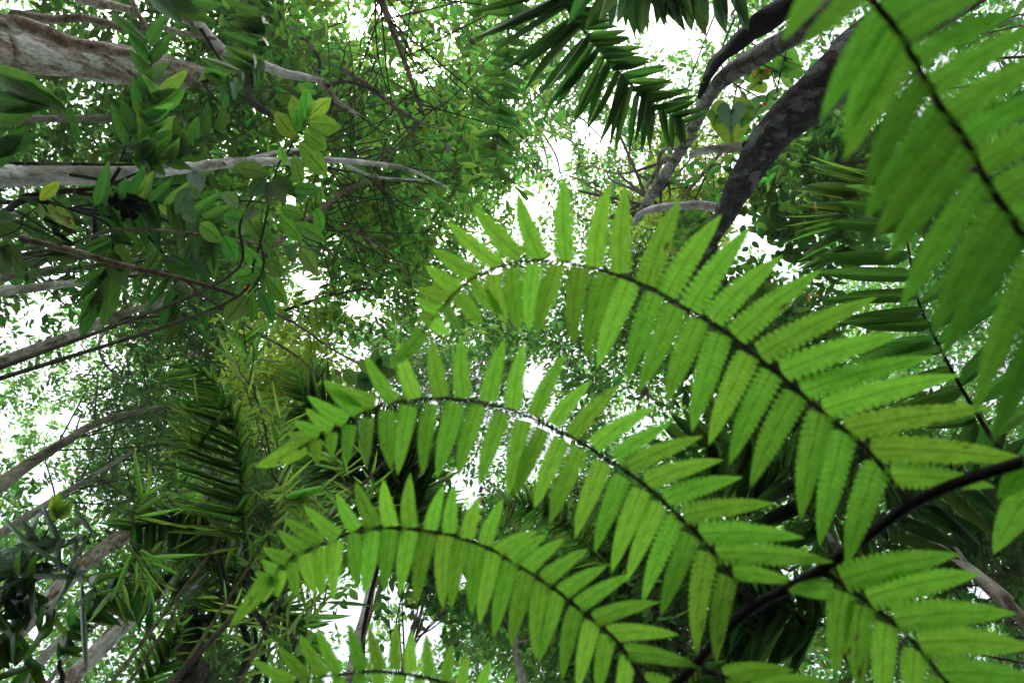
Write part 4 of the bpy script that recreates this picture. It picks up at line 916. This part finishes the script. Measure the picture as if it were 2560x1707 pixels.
leaves(rt, [(1900,180,1880,200,60)], 'heart', M['yellowed'], 4.46, 20)
rt = root('vine', P(1690,320,4.4), 'single pointed heart leaf on a thin stalk at the end of the comb palm frond', 'vine')
px_tube('stem', [(1745,280,4.5,4),(1712,318,4.4,4),(1690,332,4.4,4)], M['palm_stem'], rt, 5)
leaves(rt, [(1690,332,1640,378,66)], 'heart', M['heart'], 4.4, 22)
rt = root('vine', P(1780,140,4.5), 'torn pale leaf standing against the blackened stem at top right', 'vine')
px_tube('stem', [(1795,150,4.5,3),(1780,170,4.5,3),(1765,190,4.5,3)], M['palm_stem'], rt, 5)
leaves(rt, [(1798,145,1742,212,30)], 'ellip', M['broad_bright'], 4.4, 23)
rt = ground_root('sapling', 2200, 700, 4.8, 'tiny yellow green sprig in front of the ribbon leaflets at right', 'sapling')
px_tube('stem', [(2060,700,4.8,3),(2030,735,4.8,3),(2022,742,4.8,2)], M['twig'], rt, 5)
leaves(rt, [(2022,740,2005,750,9),(2024,742,2024,758,8),(2022,736,2034,740,8),(2034,512,2045,530,12),(2040,515,2038,536,12)], 'ellip', M['yellowed'], 4.8, 24)

# ------------------------------------------------------------------ bamboo
def bamboo(label, culm, box, n, seed, d, lp=(45, 110), w=(7, 13), group='wispy bamboos at the lower left'):
    rng = random.Random(seed)
    x0, y0 = culm[0][0], culm[0][1]
    rt = ground_root('bamboo', x0, y0 + 200, d, label, 'bamboo', group); org = origin_of(rt)
    stalk(rt, [(x, y, d, ww) for x, y, ww in culm], M['bamboo_stem'], 'culm', 7)
    ms = leafset('lanc', M['bamboo'], 6)
    ax, ay, bx, by = box
    k = 0; nb = max(3, n // 9)
    for b in range(nb):
        q = rng.choice(culm); sx, sy = q[0] + rng.uniform(-10, 10), q[1] + rng.uniform(-10, 10)
        ex, ey = rng.uniform(ax, bx), rng.uniform(ay, by); dd = d * rng.uniform(.88, 1.12)
        mx_, my_ = (sx + ex) / 2 + rng.uniform(-40, 40), (sy + ey) / 2 - rng.uniform(0, 40)
        br = px_tube('branch', [(sx, sy, d, 4), (mx_, my_, (d + dd) / 2, 3), (ex, ey, dd, 1.5)], M['bamboo_stem'], rt, 5, 4)
        for j in range(9):
            t = .35 + .65 * j / 8
            px_ = (1 - t) ** 2 * sx + 2 * t * (1 - t) * mx_ + t * t * ex; py_ = (1 - t) ** 2 * sy + 2 * t * (1 - t) * my_ + t * t * ey
            a = math.atan2(ey - sy, ex - sx) + rng.choice((-1, 1)) * rng.uniform(.2, 1.1); a = a + (math.pi / 2 - a) * rng.uniform(-.1, .35) if abs(a) < 2.2 else a
            L_ = rng.uniform(*lp) * 1.15; dz = dd * rng.uniform(.95, 1.03)
            px_leaf(rng.choice(ms), px_, py_, px_ + math.cos(a) * L_, py_ + math.sin(a) * L_, rng.uniform(*w) * .6, d + (dd - d) * t, br, org, dz, rng.uniform(-1.1, 1.1))
bamboo('bamboo spray in front of the yellow green light, beside the arching comb frond', [(690,1300,7),(680,1180,6),(660,1060,5),(630,960,4)], (560,830,820,1080), 45, 1, 3.2)
bamboo('bamboo with the palest leaves over the arching comb frond, left of the middle pinna tip', [(560,1330,7),(540,1240,6),(530,1160,4)], (400,1010,640,1250), 54, 2, 3.0, (45, 105), (7, 12))
bamboo('dense bamboo leafage between the fan palm and the lower pinna tip', [(700,1500,8),(680,1380,6),(640,1280,5)], (480,1180,860,1420), 72, 3, 3.1, (40, 110), (7, 14))
bamboo('shaded bamboo leaves at the bottom, under the tip of the lower pinna', [(760,1740,8),(740,1620,6),(720,1540,5)], (540,1420,860,1680), 63, 4, 3.2, (45, 105), (7, 13))
bamboo('straggling bamboo above the silvery palm, leaves lying over the stout pale trunk', [(420,1560,7),(380,1440,6),(330,1360,5)], (200,1200,480,1500), 36, 5, 3.0, (50, 130), (7, 15))
bamboo('small bamboo sprig between dark palm and middle pinna, leaves hanging over black fronds', [(960,1420,5),(930,1330,4),(880,1240,3)], (800,1140,960,1330), 50, 6, 3.0, (40, 80), (6, 11))

# ------------------------------------------------------------------ the tree ferns
def fern(rt_label, stem_pts, pinnae, leafmat, near, lw_scale=1.0, seed=0, group='tree fern fronds overhead'):
    x, y, d, w = stem_pts[0]
    p = P(x, y, d); rt = root('tree_fern_frond', p, rt_label, 'fern', group)
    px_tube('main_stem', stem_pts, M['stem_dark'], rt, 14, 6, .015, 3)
    org = origin_of(rt)
    rng = random.Random(seed)
    for (pts, d0, d1, w0, w1, ups, lows, wl) in pinnae:
        k = len(pts)
        arr = [(x, y, d0 + (d1 - d0) * i / (k - 1), w0 + (w1 - w0) * i / (k - 1)) for i, (x, y) in enumerate(pts)]
        arr[0] = (arr[0][0], arr[0][1], arr[0][2], arr[0][3] * 1.7)
        st = px_tube('pinna', arr, M['stem_brown'], rt, 8, 6, .10, 5)
        pa = np.array([(a, b) for a, b, _, _ in arr]); dep = np.array([a[2] for a in arr])
        for side, lst in ((1, ups), (-1, lows)):
            for q in lst:
                tx, ty, bx, by = q[:4]
                i = int(np.argmin(np.hypot(pa[:, 0] - bx, pa[:, 1] - by))); dd = dep[i]
                L = math.hypot(tx - bx, ty - by)
                wd = q[4] * 1.2 if len(q) > 4 else wl * 1.12 * min(1.03, .42 + L / 300.0 * .66) * rng.uniform(.94, 1.06)
                key = (side, min(rng.randrange(7), 5), near)
                px_leaf(fern_mesh(key, leafmat), bx, by, tx, ty, wd, dd, st, org, dd * (1 + rng.uniform(-.05, .03)), rng.uniform(-.12, .12), 'leaflet')
    return rt

MAIN = [(2900,1060,.50,37),(2700,1100,.505,34),(2560,1152,.51,30),(2400,1205,.52,29),(2275,1262,.53,29),(2180,1330,.54,29),(2048,1425,.55,28),(1960,1475,.555,27),(1885,1514,.56,26),(1830,1560,.565,25),(1775,1617,.57,24),(1710,1690,.58,24),(1640,1745,.585,22),(1500,1860,.6,18),(1380,1960,.61,13)]
A_st = [(2270,1258),(2228,1199),(2178,1135),(2121,1082),(2064,1036),(2006,986),(1949,936),(1891,891),(1830,841),(1757,795),(1692,757),(1634,722),(1531,684),(1424,657),(1328,651),(1233,672),(1175,700),(1133,737),(1110,764),(1076,803),(1057,833)]
A_up = [(985,930,1060,825),(1036,795,1080,800),(1032,764,1101,776),(1037,734,1133,742),(1051,680,1150,722),(1072,640,1196,688),(1110,569,1248,664),(1168,528,1302,645),(1271,490,1351,648),(1388,440,1416,655),(1493,457,1485,668),(1543,465,1550,684),
        (1680,494,1615,714),(1778,524,1665,737),(1849,558,1722,775),(1930,623,1780,799),(2033,661,1838,840),(2171,726,1899,886),(2247,806,1953,928),(2322,866,2004,978),(2389,910,2058,1024),(2458,1000,2113,1074),(2561,1124,2175,1120),(2480,1191,2228,1187)]
A_lo = [(1115,845,1080,800),(1148,837,1112,766),(1202,818,1145,736),(1244,803,1183,705),(1240,814,1233,684),(1282,829,1279,669),(1298,826,1336,662),(1328,837,1393,662),(1401,864,1450,668),(1436,891,1516,686),(1478,914,1573,705),(1539,948,1638,736),(1585,979,1692,768),
        (1650,1010,1745,798),(1711,1074,1800,835),(1757,1105,1872,886),(1792,1147,1930,932),(1845,1203,1990,985),(1976,1294,2052,1032),(2029,1363,2110,1080),(2090,1405,2195,1160)]
B_st = [(1887,1509),(1834,1444),(1788,1386),(1738,1329),(1710,1302),(1654,1249),(1596,1199),(1520,1149),(1455,1107),(1367,1063),(1290,1028),(1214,1009),(1118,996),(1015,1002),(946,1017),(892,1040),(857,1063),(792,1093),(746,1124)]
B_up = [(648,1181,760,1112,46),(719,1093,780,1097),(727,1063,800,1082),(754,1032,830,1072),(758,1005,868,1052),(796,971,905,1032),(805,966,938,1012),(898,895,984,1004),(976,856,1038,996),(1064,848,1103,992),(1133,841,1160,996),(1244,845,1221,1004),(1292,856,1282,1023),
        (1393,875,1336,1040),(1462,937,1382,1061),(1539,948,1428,1088),(1623,990,1485,1115),(1665,1044,1535,1144),(1746,1078,1569,1165),(1792,1124,1615,1205),(1845,1172,1661,1247),(1930,1237,1708,1287),(2006,1316,1748,1333),(2079,1379,1790,1380),(1991,1440,1832,1428)]
B_lo = [(775,1160,792,1098),(822,1145,830,1080),(858,1164,875,1062),(896,1168,919,1045),(953,1180,969,1027),(982,1184,1022,1014),(1034,1184,1080,1009),(1083,1195,1141,1007),(1122,1187,1198,1014),(1183,1214,1256,1032),(1259,1241,1309,1050),(1275,1241,1358,1072),(1325,1264,1405,1097),
        (1359,1306,1450,1120),(1424,1337,1508,1155),(1474,1375,1556,1190),(1516,1421,1604,1224),(1554,1444,1648,1258),(1585,1493,1690,1297),(1638,1536,1728,1337),(1708,1620,1768,1380),(1757,1647,1820,1440)]
C_st = [(1690,1790),(1655,1750),(1615,1707),(1550,1612),(1501,1562),(1447,1520),(1386,1471),(1309,1421),(1233,1375),(1175,1352),(1110,1333),(1022,1321),(946,1319),(869,1333),(796,1363),(727,1394),(689,1425),(670,1450)]
C_up = [(589,1570,672,1440,42),(631,1444,688,1450),(647,1413,697,1428),(651,1379,727,1400),(685,1337,762,1378),(704,1306,804,1356),(746,1275,846,1341),(823,1241,892,1323),(877,1210,938,1318),(938,1199,980,1318),(1003,1187,1026,1320),(1095,1207,1076,1324),(1122,1207,1124,1333),
        (1179,1226,1168,1345),(1242,1237,1212,1362),(1338,1312,1240,1378),(1362,1322,1277,1400),(1401,1333,1315,1422),(1459,1360,1359,1450),(1508,1398,1401,1484),(1570,1421,1443,1515),(1638,1478,1485,1549),(1692,1562,1518,1584),(1750,1640,1560,1628),(1800,1745,1610,1700)]
C_lo = [(652,1500,686,1436),(685,1490,705,1425),(729,1497,731,1405),(777,1486,762,1385),(792,1490,805,1365),(815,1497,842,1350),(884,1471,884,1335),(904,1486,934,1325),(949,1478,976,1323),(988,1482,1026,1325),(1015,1505,1072,1331),(1083,1513,1116,1338),(1106,1520,1156,1350),
        (1164,1536,1193,1362),(1187,1555,1233,1380),(1221,1589,1277,1405),(1263,1616,1319,1430),(1313,1639,1358,1455),(1340,1650,1397,1482),(1382,1692,1441,1520),(1436,1719,1481,1552),(1480,1740,1520,1588),(1540,1800,1570,1640)]
D_st = [(1400,1880),(1280,1790),(1150,1720),(1060,1692),(992,1681),(926,1677),(857,1685),(796,1692),(746,1704),(690,1735)]
D_up = [(585,1730,700,1728),(624,1662,735,1706),(685,1624,772,1697),(735,1589,812,1690),(773,1574,848,1682),(858,1566,907,1675),(911,1566,953,1672),(980,1559,990,1672),(1015,1570,1028,1680),(1053,1585,1076,1690),(1122,1604,1114,1702),(1156,1627,1156,1718),(1214,1639,1200,1740),(1275,1666,1240,1765)]
D_lo = [(780,1780,800,1697),(830,1790,850,1690),(880,1790,900,1682),(930,1790,950,1682),(980,1790,1000,1685),(1030,1800,1050,1692),(1080,1810,1095,1705)]
E_st = [(2046,1426),(2121,1467),(2178,1513),(2236,1559),(2293,1616),(2343,1677),(2390,1735),(2450,1830)]
E_up = [(2381,1356,2104,1448),(2435,1402,2168,1492),(2523,1497,2236,1547),(2570,1580,2297,1605),(2600,1665,2350,1681),(2640,1760,2400,1745)]
E_lo = [(1968,1463,2083,1472),(2056,1673,2109,1480),(2106,1719,2155,1512),(2178,1757,2217,1559),(2255,1790,2290,1625),(2320,1860,2345,1690)]
G_st = [(1757,1673),(1811,1690),(1884,1722),(1960,1780)]
G_up = [(1976,1647,1811,1690),(2060,1673,1884,1722),(2110,1730,1940,1765)]
H_st = [(2560,1150),(2640,1240),(2700,1340),(2740,1460)]
H_lo = [(2462,1370,2600,1195,72),(2480,1240,2580,1165,55),(2545,1590,2660,1290,80)]
fern('large bright green fern frond with near black main stem, spreading over centre and lower right',
     MAIN, [(A_st,.53,.60,11,5,A_up,A_lo,64),(B_st,.56,.63,11,5,B_up,B_lo,57),(C_st,.585,.65,10,5,C_up,C_lo,54),(D_st,.60,.66,11,5,D_up,D_lo,48),(E_st,.55,.50,12,8,E_up,E_lo,72),(G_st,.575,.56,10,7,G_up,[],60),(H_st,.51,.47,12,8,[],H_lo,70)],
     M['fern'], False, seed=3)
N_st = [(2760,880),(2650,730),(2560,593),(2515,528),(2465,452),(2408,344),(2351,268),(2293,165),(2236,69),(2171,-10),(2110,-90),(2060,-150)]
N_lo = [(1930,96,2100,-100),(1990,110,2160,-25),(2033,302,2205,30),(2060,345,2240,80),(2079,400,2274,130),(2113,470,2312,200),(2130,555,2351,275),(2165,600,2385,320),(2194,657,2420,370),(2213,757,2460,450),(2274,833,2505,520),(2328,906,2545,580),(2397,1024,2590,650),(2462,1116,2640,730),(2540,1180,2690,800)]
N_up = [(2230,-200,2130,-70),(2350,-140,2171,-15),(2400,-90,2209,31),(2460,-50,2245,85),(2520,0,2280,150),(2580,40,2328,220),(2640,100,2365,290),(2680,170,2405,345),(2730,230,2446,413),(2760,310,2490,490),(2790,400,2530,550),(2820,490,2575,615),(2860,600,2630,700)]
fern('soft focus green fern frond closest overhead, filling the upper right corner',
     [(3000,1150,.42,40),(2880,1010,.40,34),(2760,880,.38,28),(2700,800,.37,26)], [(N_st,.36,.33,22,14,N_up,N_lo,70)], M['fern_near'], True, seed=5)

# thin haze added for the veil of glare under the trees
hm = bpy.data.materials.new('glare_haze'); hm.use_nodes = True
hn = hm.node_tree.nodes; hl = hm.node_tree.links
for n in list(hn): hn.remove(n)
ho = hn.new('ShaderNodeOutputMaterial'); hv = hn.new('ShaderNodeVolumePrincipled'); hl.new(hv.outputs[0], ho.inputs['Volume'])
hv.inputs['Color'].default_value = (.86, .95, 1.0, 1); hv.inputs['Density'].default_value = HAZE; hv.inputs['Anisotropy'].default_value = .6
hx, hz0, hz1 = 156.0, -1.2, 32.0
hvz = [(x, y, z) for z in (hz0, hz1) for x, y in ((-hx, -hx), (hx, -hx), (hx, hx), (-hx, hx))]
hf = [(3, 2, 1, 0), (4, 5, 6, 7), (0, 1, 5, 4), (1, 2, 6, 5), (2, 3, 7, 6), (3, 0, 4, 7)]
o = link('haze', new_mesh('haze', hvz, hf, mat=hm, smooth=False)); o['kind'] = 'stuff'; o['label'] = 'thin pale haze added for the glow veil under the canopy'; o['category'] = 'haze'

for _o in bpy.data.objects:
    if 'label' in _o and _o.parent is None and not 4 <= len(_o['label'].split()) <= 16: print('LABEL', len(_o['label'].split()), _o['label'])
